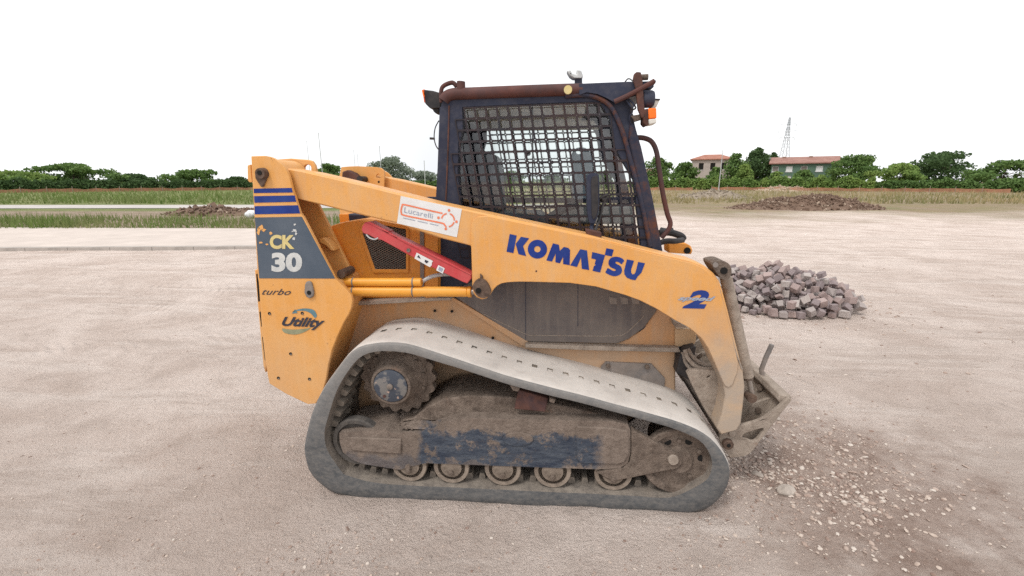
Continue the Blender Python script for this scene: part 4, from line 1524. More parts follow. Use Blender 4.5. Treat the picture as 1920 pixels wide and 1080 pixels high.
fp = [(883.3, 461), (883.3, 424), (887, 412), (897, 406), (914, 404.5), (1098, 443.5), (1258, 484.5), (1298, 493.5), (1319, 502.5), (1335, 515.5), (1345.5, 530), (1351, 547), (1362, 588), (1372, 629), (1384, 679), (1383, 696),
      (1374, 721), (1366, 727), (1359, 723), (1356, 717), (1343, 686), (1328, 653), (1316, 635), (1305, 625), (1292, 614.3), (1265.5, 600.3), (1231, 579), (1200, 563.5), (1173, 553.5), (1118, 537.6), (1068, 530.6), (996, 528.6), (970, 528.4), (951, 529.6), (940, 531.6),
      (932.5, 535.5), (925.5, 542.5), (919.5, 552), (912, 559), (903, 561), (894, 557), (888, 549), (886, 533)]
fplate = plate('front_plate', fp, YA - 0.0075, YA - 0.0005, M['yellow_arm'], arm, 0.003)
far_arm = mirror_copy(arm)
far_arm['label'] = 'far loader arm behind the cab'
far_arm.location.z = -0.028
DA = YA - 0.0092


def Z(pts, ox, oy, s):
    return [(ox + x / s, oy + y / s) for x, y in pts]


KZ = (930, 420, 6.4)
decal('brand_letter', Z([(165, 120), (248, 138), (208, 350), (126, 332)], *KZ), DA, M['blue'], arm)
decal('brand_letter', Z([(300, 153), (398, 172), (325, 265), (362, 385), (270, 362), (236, 240)], *KZ), DA, M['blue'], arm)
decal('brand_letter', Z(ell(497, 302, 116, 113, 32), *KZ), DA, M['blue'], arm, [Z(ell(497, 302, 39, 38, 20), *KZ)])
decal('brand_letter', Z([(604, 437), (683, 232), (755, 250), (766, 322), (815, 275), (870, 288), (889, 312), (884, 494), (806, 480), (806, 390), (766, 472), (712, 458), (716, 352), (672, 450)], *KZ), DA, M['blue'], arm)
decal('brand_letter', Z([(890, 496), (1010, 302), (1092, 318), (1118, 552), (1030, 538), (1020, 398), (972, 516)], *KZ), DA, M['blue'], arm)
decal('brand_letter', Z([(1156, 336), (1308, 373), (1250, 581), (1158, 562), (1176, 505), (1196, 490), (1184, 478), (1200, 425), (1144, 412)], *KZ), DA, M['blue'], arm)
decal('brand_letter', Z([(1325, 290), (1413, 308), (1391, 389), (1305, 372)], *KZ), DA, M['blue'], arm)
decal('brand_letter', Z(cat([(1538, 440), (1505, 408), (1440, 392), (1385, 404), (1354, 440), (1352, 486), (1380, 520), (1425, 540), (1438, 552), (1424, 564), (1396, 558), (1342, 530), (1327, 555), (1314, 580), (1352, 606), (1410, 626), (1466, 618), (1502, 590), (1512, 548), (1494, 506), (1448, 480), (1432, 464), (1446, 452), (1476, 460), (1508, 482), (1522, 462)], 3), *KZ), DA, M['blue'], arm)
decal('brand_letter', Z([(1572, 424), (1656, 441), (1622, 545), (1622, 585), (1640, 606), (1662, 600), (1676, 575), (1706, 455), (1788, 471), (1745, 585), (1700, 630), (1674, 674), (1630, 668), (1572, 645), (1542, 605), (1538, 560)], *KZ), DA, M['blue'], arm)
lettering('badge_letters', '2', [(1290, 543.5), (1331, 544.5), (1325, 579), (1279, 578)], DA, M['blue'], arm, 0.05, 0.2)
lettering('badge_letters', 'speed', [(1272, 554.5), (1342, 556), (1340, 567.5), (1270, 565.5)], DA - 0.001, M['greyprint'], arm, 0.035, 0.4)
# white company sticker
sticker = decal('sticker', [(751.5, 367.3), (866, 392), (856.6, 445), (744.2, 418.5)], YA - 0.0016, M['white'], arm)
SZ = (740, 360, 12.0)
ring = ribbon(cat([(1075, 480), (690, 395), (220, 285), (170, 310), (145, 400), (150, 470), (200, 520), (600, 605), (1060, 700), (1120, 740), (1160, 790)], 4, False), 34)
DS = YA - 0.0030
decal('sticker_print', Z(ring, *SZ), DS, M['orangeprint'], arm)
for a0, a1 in ((-2.9, -1.75), (-1.25, 0.05), (0.3, 1.4)):
    decal('sticker_print', Z(ribbon([(1195 + 145 * cos(a0 + (a1 - a0) * k / 8), 632 + 150 * sin(a0 + (a1 - a0) * k / 8)) for k in range(9)], 32), *SZ), DS, M['orangeprint'], arm)
for x, y in ((1222, 412), (985, 578), (1390, 668), (1150, 830)):
    decal('sticker_print', Z(ell(x, y, 30, 32, 10), *SZ), DS, M['orangeprint'], arm)
lettering('sticker_print', 'Lucarelli', Z([(225, 335), (865, 490), (850, 600), (210, 460)], *SZ), DS, M['greyprint'], arm, -0.004)
for x0, x1 in ((190, 460), (515, 745), (790, 980)):
    decal('sticker_print', Z([(x0, 575 + (x0 - 190) * 0.215), (x1, 575 + (x1 - 190) * 0.215), (x1, 590 + (x1 - 190) * 0.215), (x0, 590 + (x0 - 190) * 0.215)], *SZ), DS, M['greyprint'], arm)
# pins and bosses
mb = MB()
mb.prism(poly(cat([(886, 538), (891, 527), (901, 523), (911, 528), (918, 540), (920, 549), (914, 557), (904, 559), (893, 553)], 3), YA - 0.03), (0, 0.025, 0))
boss = mb.build('arm_boss', M['pin'], arm, 0.006)
ycyl('arm_boss', 897, 545, 0.014, YA - 0.034, YA - 0.02, M['hole'], arm, 12)
plate('arm_boss', [(900, 513), (905, 518), (904, 527), (900, 527)], YA - 0.02, YA - 0.008, M['pin'], arm, 0.003)
mb = MB()
mb.prism(poly(cat([(1335, 496), (1345, 490), (1358, 490), (1368, 496), (1372, 508), (1369, 519), (1360, 525), (1350, 520)], 3), YA - 0.004), (0, 0.13, 0))
mb.build('cylinder_boss', M['dirtmetal'], arm, 0.006)
ycyl('cylinder_boss', 1358, 508, 0.016, YA - 0.012, YA, M['hole'], arm, 14)
ycyl('cylinder_boss', 1342, 497, 0.012, YA - 0.010, YA, M['greyplate'], arm, 12)
plate('mirror_foot', [(1098, 430), (1128, 436), (1128, 447), (1100, 441)], -0.62, -0.56, M['rust'], arm, 0.004)
# dents and grease on the paint
ycyl('grease_spot', 1005.5, 508.5, 0.0045, YA - 0.009, YA - 0.007, M['rust'], arm, 8)

# ------------------------------------------------------------------ lift cylinder and safety strut
YC = -0.59
a, b = at(640, 546, YC), at(877, 547, YC)
liftc = MB().tube([a, b], 0.0265, 22).build('lift_cylinder', M['yellow_cyl'], ROOT, 0.004)
a2, b2 = at(643, 529, YC), at(791, 529, YC)
MB().tube([a2, b2], 0.0225, 18).build('hydraulic_pipe', M['yellow_cyl'], liftc, 0.004)
for px in (663, 775):
    p = at(px, 546, YC)
    q = at(px, 529, YC)
    mb = MB()
    for cc, rr in ((p, 0.0285), (q, 0.0245)):
        d = Vector((0.0035, 0, 0))
        mb.tube([cc - d, cc + d], rr, 20)
    mb.build('clamp_band', M['greyplate'], liftc)
MB().tube([b, at(884, 547, YC)], 0.029, 20).build('gland', M['yellow_cyl'], liftc, 0.003)
MB().tube([at(880, 547, YC), at(897, 546, YC)], 0.0165, 16).build('piston_rod', M['rod'], liftc)
tubepx('hydraulic_pipe', [(786, 532, -0.56), (806, 520, -0.55), (826, 515, -0.53), (850, 514, -0.5)], 0.011, M['galv'], liftc, 10, 5)
strut = plate('safety_strut', [(679, 424), (684, 417), (694, 416.5), (728, 435), (775, 460), (850, 497), (884, 515), (884, 522), (876, 532), (868, 529), (800, 497), (735, 461), (715, 450), (706, 449), (690, 440), (680, 437), (677.5, 431)],
              -0.63, -0.57, M['red'], ROOT, 0.004)
plate('strut_flange', [(684, 417), (694, 416), (728, 434), (730, 438), (760, 452), (850, 496), (884, 514), (884, 517), (850, 500), (760, 456), (694, 420)], -0.634, -0.566, M['red'], strut, 0.002)
ycyl('strut_bolt', 765.5, 469.5, 0.010, -0.637, -0.628, M['bolt'], strut, 10)
decal('warning_sticker', [(781, 473.5), (812, 489.5), (810, 492), (809.5, 497), (806, 501), (777, 484.5)], -0.6325, M['white'], strut)
decal('warning_sticker', [(822, 497), (834, 503), (830, 513), (818, 507), (819, 503)], -0.6325, M['white'], strut)
decal('warning_print', [(785, 478), (789, 485.5), (782, 482)], -0.6335, M['darkprint'], strut)
decal('warning_print', [(797, 487), (804, 490), (800, 494), (796, 491)], -0.6335, M['darkprint'], strut)
decal('warning_print', [(824, 500), (831, 504), (828, 510), (821, 506)], -0.6335, M['greyprint'], strut)
tubepx('strut_clip', [(687, 440, -0.635), (693, 446, -0.64), (702, 449, -0.64), (709, 446, -0.635)], 0.004, M['galv'], strut, 8, 4)

# ------------------------------------------------------------------ cab
YCB = -0.40
cab = empty('cab')
cab.parent = ROOT
so_ = [(829, 190), (836, 186), (870, 183), (1085, 172), (1115, 165), (1150, 172), (1180, 190), (1191, 236), (1201, 276), (1220, 370), (1239, 462), (1238, 560), (1231.7, 585), (1209, 616), (1179, 638), (1157, 647), (984, 643),
       (840, 557.8), (820, 545), (817, 372), (822, 280), (825, 210)]
win = [(867, 201), (1000, 195), (1112, 191), (1128, 196), (1143, 222), (1152, 276), (1172, 310), (1188, 337), (1194, 390), (1201, 448), (1203, 480), (866, 480), (862, 372), (858, 320), (860, 268), (868, 240)]
side = plate('side_frame', so_, YCB, YCB + 0.05, M['navy'], cab, 0.008, holes=[win])
fs_ = mirror_copy(side, cab)
# glass panes
gq = [(855, 192), (1120, 183), (1150, 215), (1160, 275), (1196, 337), (1208, 485), (855, 485)]
mb = MB().flat(poly(gq, YCB + 0.036))
pane = mb.build('window_pane', M['glass'], cab, recalc=False, smooth=0)
mirror_copy(pane, cab)
# punched guard sheet: leaning columns of rounded square holes
p0 = at(868.2, 201, YCB - 0.006)
pu = at(868.2 + 20.9 * 8, 201 - 6.0, YCB - 0.006)
pv = at(868.2 + 0.184 * 20.9 * 8, 201 + 20.9 * 8, YCB - 0.006)
U, V = (pu - p0) / 8, (pv - p0) / 8
wp = [(p.x, p.z) for p in poly([(862, 196), (1000, 191), (1116, 186), (1134, 194), (1149, 222), (1158, 276), (1178, 310), (1195, 337), (1200, 390), (1208, 448), (1212, 490), (858, 490), (856, 372), (852, 320), (853, 268), (862, 240)], YCB - 0.006)]


def inside(x, z, P):
    c = False
    for i in range(len(P)):
        x1, z1 = P[i]
        x2, z2 = P[i - 1]
        if (z1 > z) != (z2 > z) and x < (x2 - x1) * (z - z1) / (z2 - z1) + x1:
            c = not c
    return c


gm = MB()
hole = []
hr, rr = 0.41, 0.13
for cx, cy, a0 in ((hr - rr, hr - rr, 0), (-hr + rr, hr - rr, 90), (-hr + rr, -hr + rr, 180), (hr - rr, -hr + rr, 270)):
    for k in range(4):
        a = radians(a0 + 30 * k)
        hole.append((cx + rr * cos(a), cy + rr * sin(a)))
rim = []
for (hx, hy) in hole:
    m_ = max(abs(hx), abs(hy))
    rim.append((hx / m_ * 0.5, hy / m_ * 0.5))
for i in range(-4, 24):
    for j in range(0, 15):
        cpt = p0 + U * (i + 0.5) + V * (j + 0.5)
        if not inside(cpt.x, cpt.z, wp):
            continue
        b = len(gm.v)
        for Lp, dy in ((rim, 0), (hole, 0), (hole, 0.004), (rim, 0.004)):
            for (x, y) in Lp:
                p = cpt + U * x + V * y
                gm.v.append(Vector((p.x, p.y + dy, p.z)))
        n = 16
        for r_ in range(3):
            for k in range(n):
                l = (k + 1) % n
                gm.face([b + r_ * n + k, b + r_ * n + l, b + (r_ + 1) * n + l, b + (r_ + 1) * n + k])
guard = gm.build('window_guard', M['guard'], cab, smooth=0)
guard['label'] = 'near window guard of punched steel with rust'
mirror_copy(guard, cab)
# centre rod and knob behind the glass, horizontal bar of the far window
tubepx('window_rod', [(998, 196, -0.34), (999, 290, -0.34), (998, 372, -0.34)], 0.004, M['black'], cab, 8)
ycyl('window_knob', 990, 287, 0.013, -0.36, -0.33, M['black'], cab, 14)
for px, py in ((1016, 305), (1035, 304)):
    ycyl('window_knob', px, py, 0.012, 0.33, 0.36, M['interior'], cab, 14)
plate('window_bar', [(800, 369), (1215, 372), (1215, 381), (800, 380)], 0.33, 0.37, M['navy'], cab, 0.003)
plate('window_bar', [(1120, 370), (1196, 369), (1197, 374), (1120, 376)], -0.37, -0.355, M['navy'], cab, 0.002)
# lower cab panel
lp = [(846, 552), (862, 540), (900, 520), (1200, 520), (1238, 560), (1230, 585), (1207, 615), (1178, 636), (1156, 644.5), (985, 640.5), (975, 636)]
low = plate('lower_panel', lp, YCB - 0.012, YCB + 0.01, M['panel'], cab, 0.004)
rim_ = [(905, 588), (985, 626), (1000, 628.5), (1060, 629.5), (1150, 630), (1172, 625), (1192, 608), (1208, 592)]
tubepx('panel_bead', [(x, y, YCB - 0.013) for x, y in rim_], 0.0022, M['dirtpale'], low, 6, 4)
for x in (1083, 985):
    plate('panel_seam', [(x, 525), (x + 1.3, 525), (x + 1, 612 if x > 1000 else 640), (x, 612 if x > 1000 else 640)], YCB - 0.0135, YCB - 0.011, M['navy'], low, 0)
for x0 in (1141, 1162, 1183):
    plate('step_slot', [(x0, 556), (x0 + 15, 559), (x0 + 16, 571), (x0 + 3, 570)], YCB - 0.0138, YCB - 0.011, M['greyplate'], low, 0.002)
# rear base of the cab behind the lift cylinder
plate('rear_base', [(820, 440), (886, 455), (886, 560), (845, 558), (822, 548)], YCB - 0.004, YCB + 0.02, M['navy'], cab, 0.004)
# roof
roof = plate('roof', [(832, 196), (832, 180), (850, 172), (1090, 158), (1190, 153), (1225, 152), (1226, 163), (1200, 178), (1150, 190), (1085, 188)], -0.385, 0.385, M['navy'], cab, 0.006)
tubepx('roof_tube', [(832, 189, -0.40), (838, 181, -0.40), (850, 176.5, -0.40), (872, 175.5, -0.40), (960, 172.0, -0.40), (1060, 168.5, -0.40), (1092, 168, -0.40)], 0.0285, M['rusttube'], cab, 18, 3)
hb = [(1086, 157), (1130, 155), (1181, 153), (1192, 154), (1192, 170), (1176, 184), (1152, 192), (1138, 184), (1120, 176), (1100, 173), (1086, 178)]
plate('roof_beam', hb, -0.428, -0.37, M['navy'], cab, 0.014, seg=3)
plate('roof_visor', [(1176, 153), (1218, 153), (1229, 149), (1231, 152), (1222, 166), (1180, 168)], -0.40, 0.36, M['navy'], cab, 0.006)
mirror_copy(bpy.data.objects['roof_tube'], cab)
tubepx('pillar_bead', [(1060, 180, -0.405), (1098, 178, -0.412), (1125, 185, -0.412), (1145, 200, -0.412), (1160, 228, -0.412), (1172, 262, -0.412), (1182, 300, -0.412), (1194, 345, -0.412), (1206, 395, -0.412), (1219, 462, -0.412)], 0.0115, M['navyrust'], cab, 10, 4)
tubepx('pillar_bead', [(842, 198, -0.402), (840, 280, -0.402), (836, 375, -0.402)], 0.004, M['rust'], cab, 8)
plate('pillar', [(1183, 196), (1192, 238), (1203, 276), (1224, 370), (1243, 470), (1243, 540), (1222, 540), (1215, 462), (1195, 345), (1178, 262)], -0.41, -0.33, M['navyrust'], cab, 0.012, seg=3)
mirror_copy(bpy.data.objects['pillar'], cab)
# cross members, rear wall, floor
plate('rear_wall', [(824, 200), (832, 200), (828, 372), (826, 520), (818, 520), (818, 372)], -0.36, 0.36, M['navy'], cab, 0.004)
plate('rear_header', [(832, 196), (860, 194), (860, 214), (832, 216)], -0.35, 0.35, M['interior'], cab, 0.004)
LIN = plain('pale grey headliner', (0.55, 0.55, 0.52), 0.85, 0, 0.1, 8, 0.1)
plate('headliner', [(862, 194), (1130, 184), (1128, 190), (862, 200)], -0.35, 0.345, LIN, cab, 0)
plate('liner_panel', [(868, 212), (1096, 206), (1106, 214), (1124, 243), (868, 246)], 0.338, 0.348, LIN, cab, 0.003)
ycyl('roof_cap', 1065, 168, 0.020, -0.434, -0.40, M['cream'], cab, 20)
# seat and controls
sb = MB()
sb.prism(poly([(892, 292), (900, 284), (916, 284), (924, 294), (930, 340), (936, 392), (930, 402), (904, 402), (896, 380)], -0.2), (0, 0.40, 0))
seat = sb.build('seat_back', M['seat'], cab, 0.03, seg=3)
sb = MB()
sb.prism(poly([(900, 398), (1010, 402), (1024, 412), (1022, 430), (900, 432)], -0.22), (0, 0.44, 0))
sb.build('seat_cushion', M['seat'], cab, 0.025, seg=3)
plate('control_pod', cat([(1074, 370), (1073, 320), (1071, 295), (1076, 281), (1088, 276), (1102, 280), (1110, 296), (1112, 335), (1113, 370), (1095, 372)], 3), 0.10, 0.18, M['bluegrey'], cab, 0.008, holes=[ell(1085, 285, 5, 4, 12)])
tubepx('restraint_bar', [(1005, 424, -0.1), (1030, 408, -0.1), (1056, 392, -0.1), (1085, 382, -0.1)], 0.024, M['seat'], cab, 12)
plate('control_pod', [(1040, 385), (1190, 385), (1192, 420), (1040, 420)], 0.20, 0.30, M['interior'], cab, 0.02)
plate('cab_floor', [(870, 470), (1205, 480), (1205, 500), (870, 490)], -0.34, 0.34, M['navy'], cab, 0)

# rear work light with bent bracket and loose cable
wl = MB()
wl.prism(poly([(795, 168), (812, 170), (825, 174), (826, 202), (806, 203), (797, 194)], -0.36), (0, 0.12, 0))
wlight = wl.build('work_light', M['black'], cab, 0.008)
plate('lens', [(791.5, 168), (796, 167), (799, 193), (795, 192)], -0.355, -0.245, M['redlens'], wlight, 0.003)
plate('lens', [(790.5, 169), (793, 168), (796, 182), (793, 180)], -0.37, -0.30, M['amber'], wlight, 0.002)
plate('mount', [(811, 200), (824, 200), (823, 210), (817, 213), (812, 208)], -0.34, -0.28, M['black'], wlight, 0.003)
tubepx('light_bracket', [(828, 192, -0.39), (827, 172, -0.39), (832, 161, -0.39), (848, 155, -0.39), (856, 162, -0.39)], 0.011, M['rusttube'], cab, 10, 5)
tubepx('roof_stub', [(864, 172, -0.40), (864.5, 153, -0.40)], [0.024, 0.021], M['rusttube'], cab, 14)
tubepx('loose_cable', [(823, 226, -0.36), (816, 240, -0.36), (814, 258, -0.36), (817, 272, -0.36), (822, 280, -0.36)], 0.003, M['black'], cab, 6, 5)
tubepx('cable_plug', [(806, 259.5, -0.36), (815, 260, -0.36)], 0.006, M['black'], cab, 8)
# beacon mount on the roof
bmnt = empty('beacon_mount')
bmnt.parent = cab
tubepx('post', [(1084.5, 162, -0.36), (1084.5, 143, -0.36)], 0.019, M['navy'], bmnt, 14)
plate('cradle', [(1062, 132), (1068, 142), (1074, 146), (1092, 146.5), (1093.5, 142), (1090, 132), (1081, 130), (1081, 139), (1073, 138), (1070, 131)], -0.39, -0.33, M['galv'], bmnt, 0.005)

# front lamps
fl = empty('front_lamp')
fl.parent = cab
plate('bracket', [(1187, 148), (1189, 138), (1194, 134.5), (1202, 135), (1205, 150), (1208, 195), (1211, 222), (1203, 221), (1196, 205), (1192, 165)], -0.45, -0.43, M['rust'], fl, 0.004)
tubepx('brace', [(1152, 191, -0.43), (1176, 180, -0.44), (1195, 170, -0.445), (1227, 152, -0.44)], 0.012, M['rusttube'], fl, 10)
hcx = at(1216, 186, -0.40)
mb = MB()
mb.tube([hcx + Vector((-0.03, 0, 0)), hcx + Vector((0.012, 0, 0)), hcx + Vector((0.026, 0, 0))], [0.040, 0.040, 0.034], 22)
mb.build('housing', M['navy'], fl, 0.004)
plate('small_lamp', [(1222, 186), (1238, 186), (1231, 201), (1222, 202)], -0.36, -0.28, M['clear'], fl, 0.003)
plate('small_lamp_rim', [(1222, 184.5), (1239, 185), (1237, 188), (1222, 187.5)], -0.365, -0.275, M['black'], fl, 0.002)
plate('indicator_base', [(1207, 205), (1216, 203), (1216, 234), (1211, 236), (1206, 230)], -0.45, -0.37, M['rust'], fl, 0.004)
plate('indicator_lens', [(1215.5, 203), (1231, 202), (1231.5, 221.5), (1216, 223)], -0.452, -0.37, M['amber'], fl, 0.005)
plate('indicator_lens', [(1216, 223.4), (1231.5, 222), (1231, 231), (1217, 234)], -0.452, -0.37, M['clear'], fl, 0.005)
plate('indicator_mount', [(1183, 217), (1200, 214), (1203, 224), (1190, 228)], -0.43, -0.40, M['dirtmetal'], fl, 0.003)
for k in range(4):
    tubepx('cable', [(1172 + k * 3, 184 + k, -0.42), (1180 + k * 4, 196 + 6 * (k % 2), -0.435), (1186 - k, 208, -0.43), (1180 + k * 3, 222, -0.42), (1187, 240 - 4 * k, -0.40)], 0.004, M['black'] if k % 2 else M['navy'], fl, 6, 5)
tubepx('cable', [(1172, 154, -0.42), (1177, 148, -0.42), (1184, 150, -0.42), (1194, 163, -0.45)], 0.003, M['black'], fl, 6, 5)
mb = MB()
q = at(1205, 145, -0.40)
mb.tube([q + Vector((-0.01, 0, 0)), q + Vector((0.025, 0, 0.0))], 0.014, 12)
mb.build('bracket_knob', M['dirtmetal'], fl)

# grab rail
tubepx('grab_rail', [(1193, 258, -0.37), (1208, 259, -0.37), (1222, 266, -0.37), (1231, 285, -0.37), (1236, 318, -0.37), (1243, 363, -0.37), (1251, 400, -0.37), (1257, 418, -0.37), (1253, 431, -0.37), (1240, 446, -0.37)], 0.0125, M['rusttube'], cab, 12, 4)
# mirror on the arm side
mir = plate('mirror', cat([(1101, 336), (1104, 327), (1113, 324.5), (1122, 327), (1124, 345), (1123, 390), (1117, 414), (1110, 419), (1104, 414), (1101, 385)], 3), -0.55, -0.47, M['navy'], cab, 0.008, seg=3)
plate('mirror_rim', cat([(1109, 336), (1116, 330), (1121, 335), (1121, 390), (1115, 410), (1110, 404), (1109, 370)], 3), -0.556, -0.55, M['black'], mir, 0.003)
tubepx('mirror_stay', [(1112, 416, -0.52), (1109, 428, -0.54), (1112, 437, -0.58)], 0.010, M['navy'], mir, 8, 3)
tubepx('mirror_stay', [(1124, 372, -0.50), (1138, 366, -0.48), (1130, 385, -0.49), (1124, 410, -0.52), (1116, 432, -0.56)], 0.007, M['black'], mir, 8, 4)
tubepx('mirror_stay', [(1127, 375, -0.49), (1136, 372, -0.47), (1134, 378, -0.47)], 0.012, M['black'], mir, 8, 2)

# hoses and far arm end seen in front of the cab
plate('far_bracket', [(1252, 452), (1284, 455), (1296, 461), (1299, 470), (1297, 477), (1252, 474)], 0.30, 0.42, M['yellow_deep'], cab, 0.01)
ycyl('far_bracket_eye', 1289, 470, 0.022, 0.292, 0.31, M['hole'], cab, 14)
tubepx('hose', [(1236, 437, 0.2), (1256, 436, 0.2), (1276, 442, 0.2), (1281, 447, 0.22)], 0.022, M['black'], cab, 10, 4)
tubepx('hose', [(1238, 455, 0.1), (1250, 452, 0.1), (1266, 452, 0.1), (1280, 450, 0.15)], 0.018, M['black'], cab, 10, 4)
tubepx('hose', [(1238, 431, 0.3), (1250, 433, 0.3), (1262, 432, 0.3)], 0.018, M['black'], cab, 10, 4)

# ------------------------------------------------------------------ tilt cylinder
a, b = at(1361, 520, -0.59), at(1402.5, 707, -0.59)
tilt = MB().tube([a, b], 0.0275, 20).build('tilt_cylinder', M['dirtpale'], ROOT, 0.004)
d = (b - a).normalized()
MB().tube([b, b + d * 0.012], 0.023, 18).build('gland', M['dirtmetal'], tilt)
MB().tube([b, at(1411, 742, -0.59)], 0.013, 14).build('piston_rod', M['rod'], tilt)
ycyl('rod_eye', 1411, 748, 0.024, -0.615, -0.565, M['pin'], tilt, 16)
tubepx('edge_pipe', [(1346, 530, -0.655), (1358, 580, -0.66), (1376, 650, -0.66), (1391, 692, -0.66)], 0.004, M['dirtpale'], tilt, 6, 3)

# ------------------------------------------------------------------ coupler
cp = empty('coupler')
cp.parent = ROOT
cpo = [(1349, 822), (1350, 814), (1358, 807), (1372, 801), (1400, 795), (1422, 789), (1432, 784), (1459.6, 764), (1474, 750), (1481, 747), (1485, 750), (1462, 779), (1440, 808), (1411, 846), (1403, 853), (1393, 856), (1369, 858.5), (1362, 848), (1352, 834)]
cph = cat([(1392, 819), (1397, 813), (1411, 808), (1428, 803), (1432, 806), (1428, 813), (1420, 824), (1411, 828), (1404, 825), (1394, 822)], 3)
def ring_plate(name, dx, dy, y0, holes=True):
    mb = MB()
    near = [at(x, y, -0.62) for x, y in cpo]
    hol = [[at(x, y, -0.62) for x, y in cph]] if holes else []
    off = Vector((dx, y0 + 0.62, dy))
    mb.prism([p + off for p in near], (0, 0.02, 0), [[p + off for p in h] for h in hol])
    return mb.build(name, M['dirtpale'], cp, 0.004)
ring_plate('side_plate', 0, 0, -0.62)
hp = at(1363, 830, -0.62)
MB().lathe(hp.x, hp.z, [(-0.645, 0.026), (-0.60, 0.028)], 18).build('pivot_pin', M['pin'], cp, 0.003)
MB().lathe(hp.x, hp.z, [(-0.6475, 0.010), (-0.64, 0.010)], 12).build('pivot_pin', M['hole'], cp)
ycyl('pivot_pin', 1373.5, 813, 0.016, -0.632, -0.61, M['dirtpale'], cp, 14)
# attachment face: slanted plate between the side plates on both sides
f0, f1 = at(1411, 847, -0.60), at(1483, 749, -0.60)
fd = (f1 - f0).normalized()
fn = Vector((-fd.z, 0, fd.x))
mb = MB()
mb.prism([f0, f1, f1 + fn * 0.018, f0 + fn * 0.018], (0, 1.20, 0))
mb.build('face_plate', M['dirtpale'], cp, 0.003)
mb = MB()
mb.prism([f1 + fd * -0.06, f1 + fd * 0.015, f1 + fd * 0.0 + fn * 0.06, f1 + fd * -0.03 + fn * 0.06], (0, 1.20, 0))
mb.build('top_lip', M['dirtpale'], cp, 0.006)
ip = [(1394, 793), (1408, 764), (1413, 757), (1424, 753), (1464, 741), (1474, 748), (1460, 766), (1432, 784), (1420, 790)]
ih = ell(1420, 774, 4.5, 4, 12)
plate('side_plate', ip, -0.50, -0.48, M['dirtpale'], cp, 0.004, holes=[ih])
plate('inner_boss', ell(1422, 770, 6, 6, 14), -0.508, -0.50, M['dirtmetal'], cp, 0.002)
mb = MB()
mb.tube([at(1436, 768, -0.49), at(1440, 774, -0.44), at(1446, 770, -0.40)], 0.018, 10)
mb.build('latch_rod', M['dirtmetal'], cp)
plate('side_plate', [(1412, 745), (1420, 737), (1450, 728), (1462, 739), (1470, 746), (1456, 752), (1420, 757)], -0.30, -0.28, M['dirtpale'], cp, 0.004)
for y0 in (0.28, 0.48, 0.60):
    ring_plate('side_plate', 0, 0, y0, False)
MB().tube([Vector((hp.x, -0.61, hp.z)), Vector((hp.x, 0.61, hp.z))], 0.022, 14).build('pivot_shaft', M['dirtmetal'], cp)
tubepx('latch_lever', [(1434, 728, -0.36), (1431, 712, -0.36), (1427.5, 693, -0.36), (1436, 670, -0.36), (1447.5, 646, -0.36)], 0.0128, M['greyplate'], cp, 10)
tubepx('latch_pivot', [(1424, 727, -0.40), (1443, 722, -0.33)], 0.018, M['dirtmetal'], cp, 10)
# arm inner gusset with slot, hoses looping into it
gus = plate('arm_gusset', [(1288, 700), (1293, 694), (1345, 694), (1356, 716), (1361, 741), (1354, 777), (1346, 790), (1333, 788), (1318, 762), (1300, 727)], -0.56, -0.53, M['dirtpale'], arm, 0.006,
            holes=[[(1325, 708), (1328, 704.5), (1333, 703.5), (1331, 707), (1327, 709.5)]])
plate('cross_tube', [(1300, 700), (1340, 700), (1345, 740), (1310, 735)], -0.52, 0.52, M['dirtmetal'], arm, 0.02, seg=3)
plate('guard_plate', [(1268, 700), (1275, 668), (1284, 655), (1306, 650), (1304, 664), (1294, 690), (1300, 712), (1290, 712)], -0.48, -0.40, M['black'], arm, 0.008)
hs_ = [[(1284, 656, -0.50), (1290, 672, -0.51), (1305, 687, -0.52), (1325, 692, -0.53), (1345, 690, -0.53)],
       [(1290, 654, -0.48), (1298, 668, -0.49), (1312, 680, -0.50), (1330, 687, -0.51), (1346, 688, -0.51)],
       [(1280, 660, -0.47), (1286, 680, -0.48), (1300, 694, -0.50), (1322, 697, -0.53), (1344, 694, -0.54)],
       [(1308, 672, -0.40), (1318, 664, -0.42), (1332, 668, -0.42), (1345, 680, -0.42)]]
for h_ in hs_:
    tubepx('hose', h_, 0.0105, M['dirtpale'], arm, 10, 5)


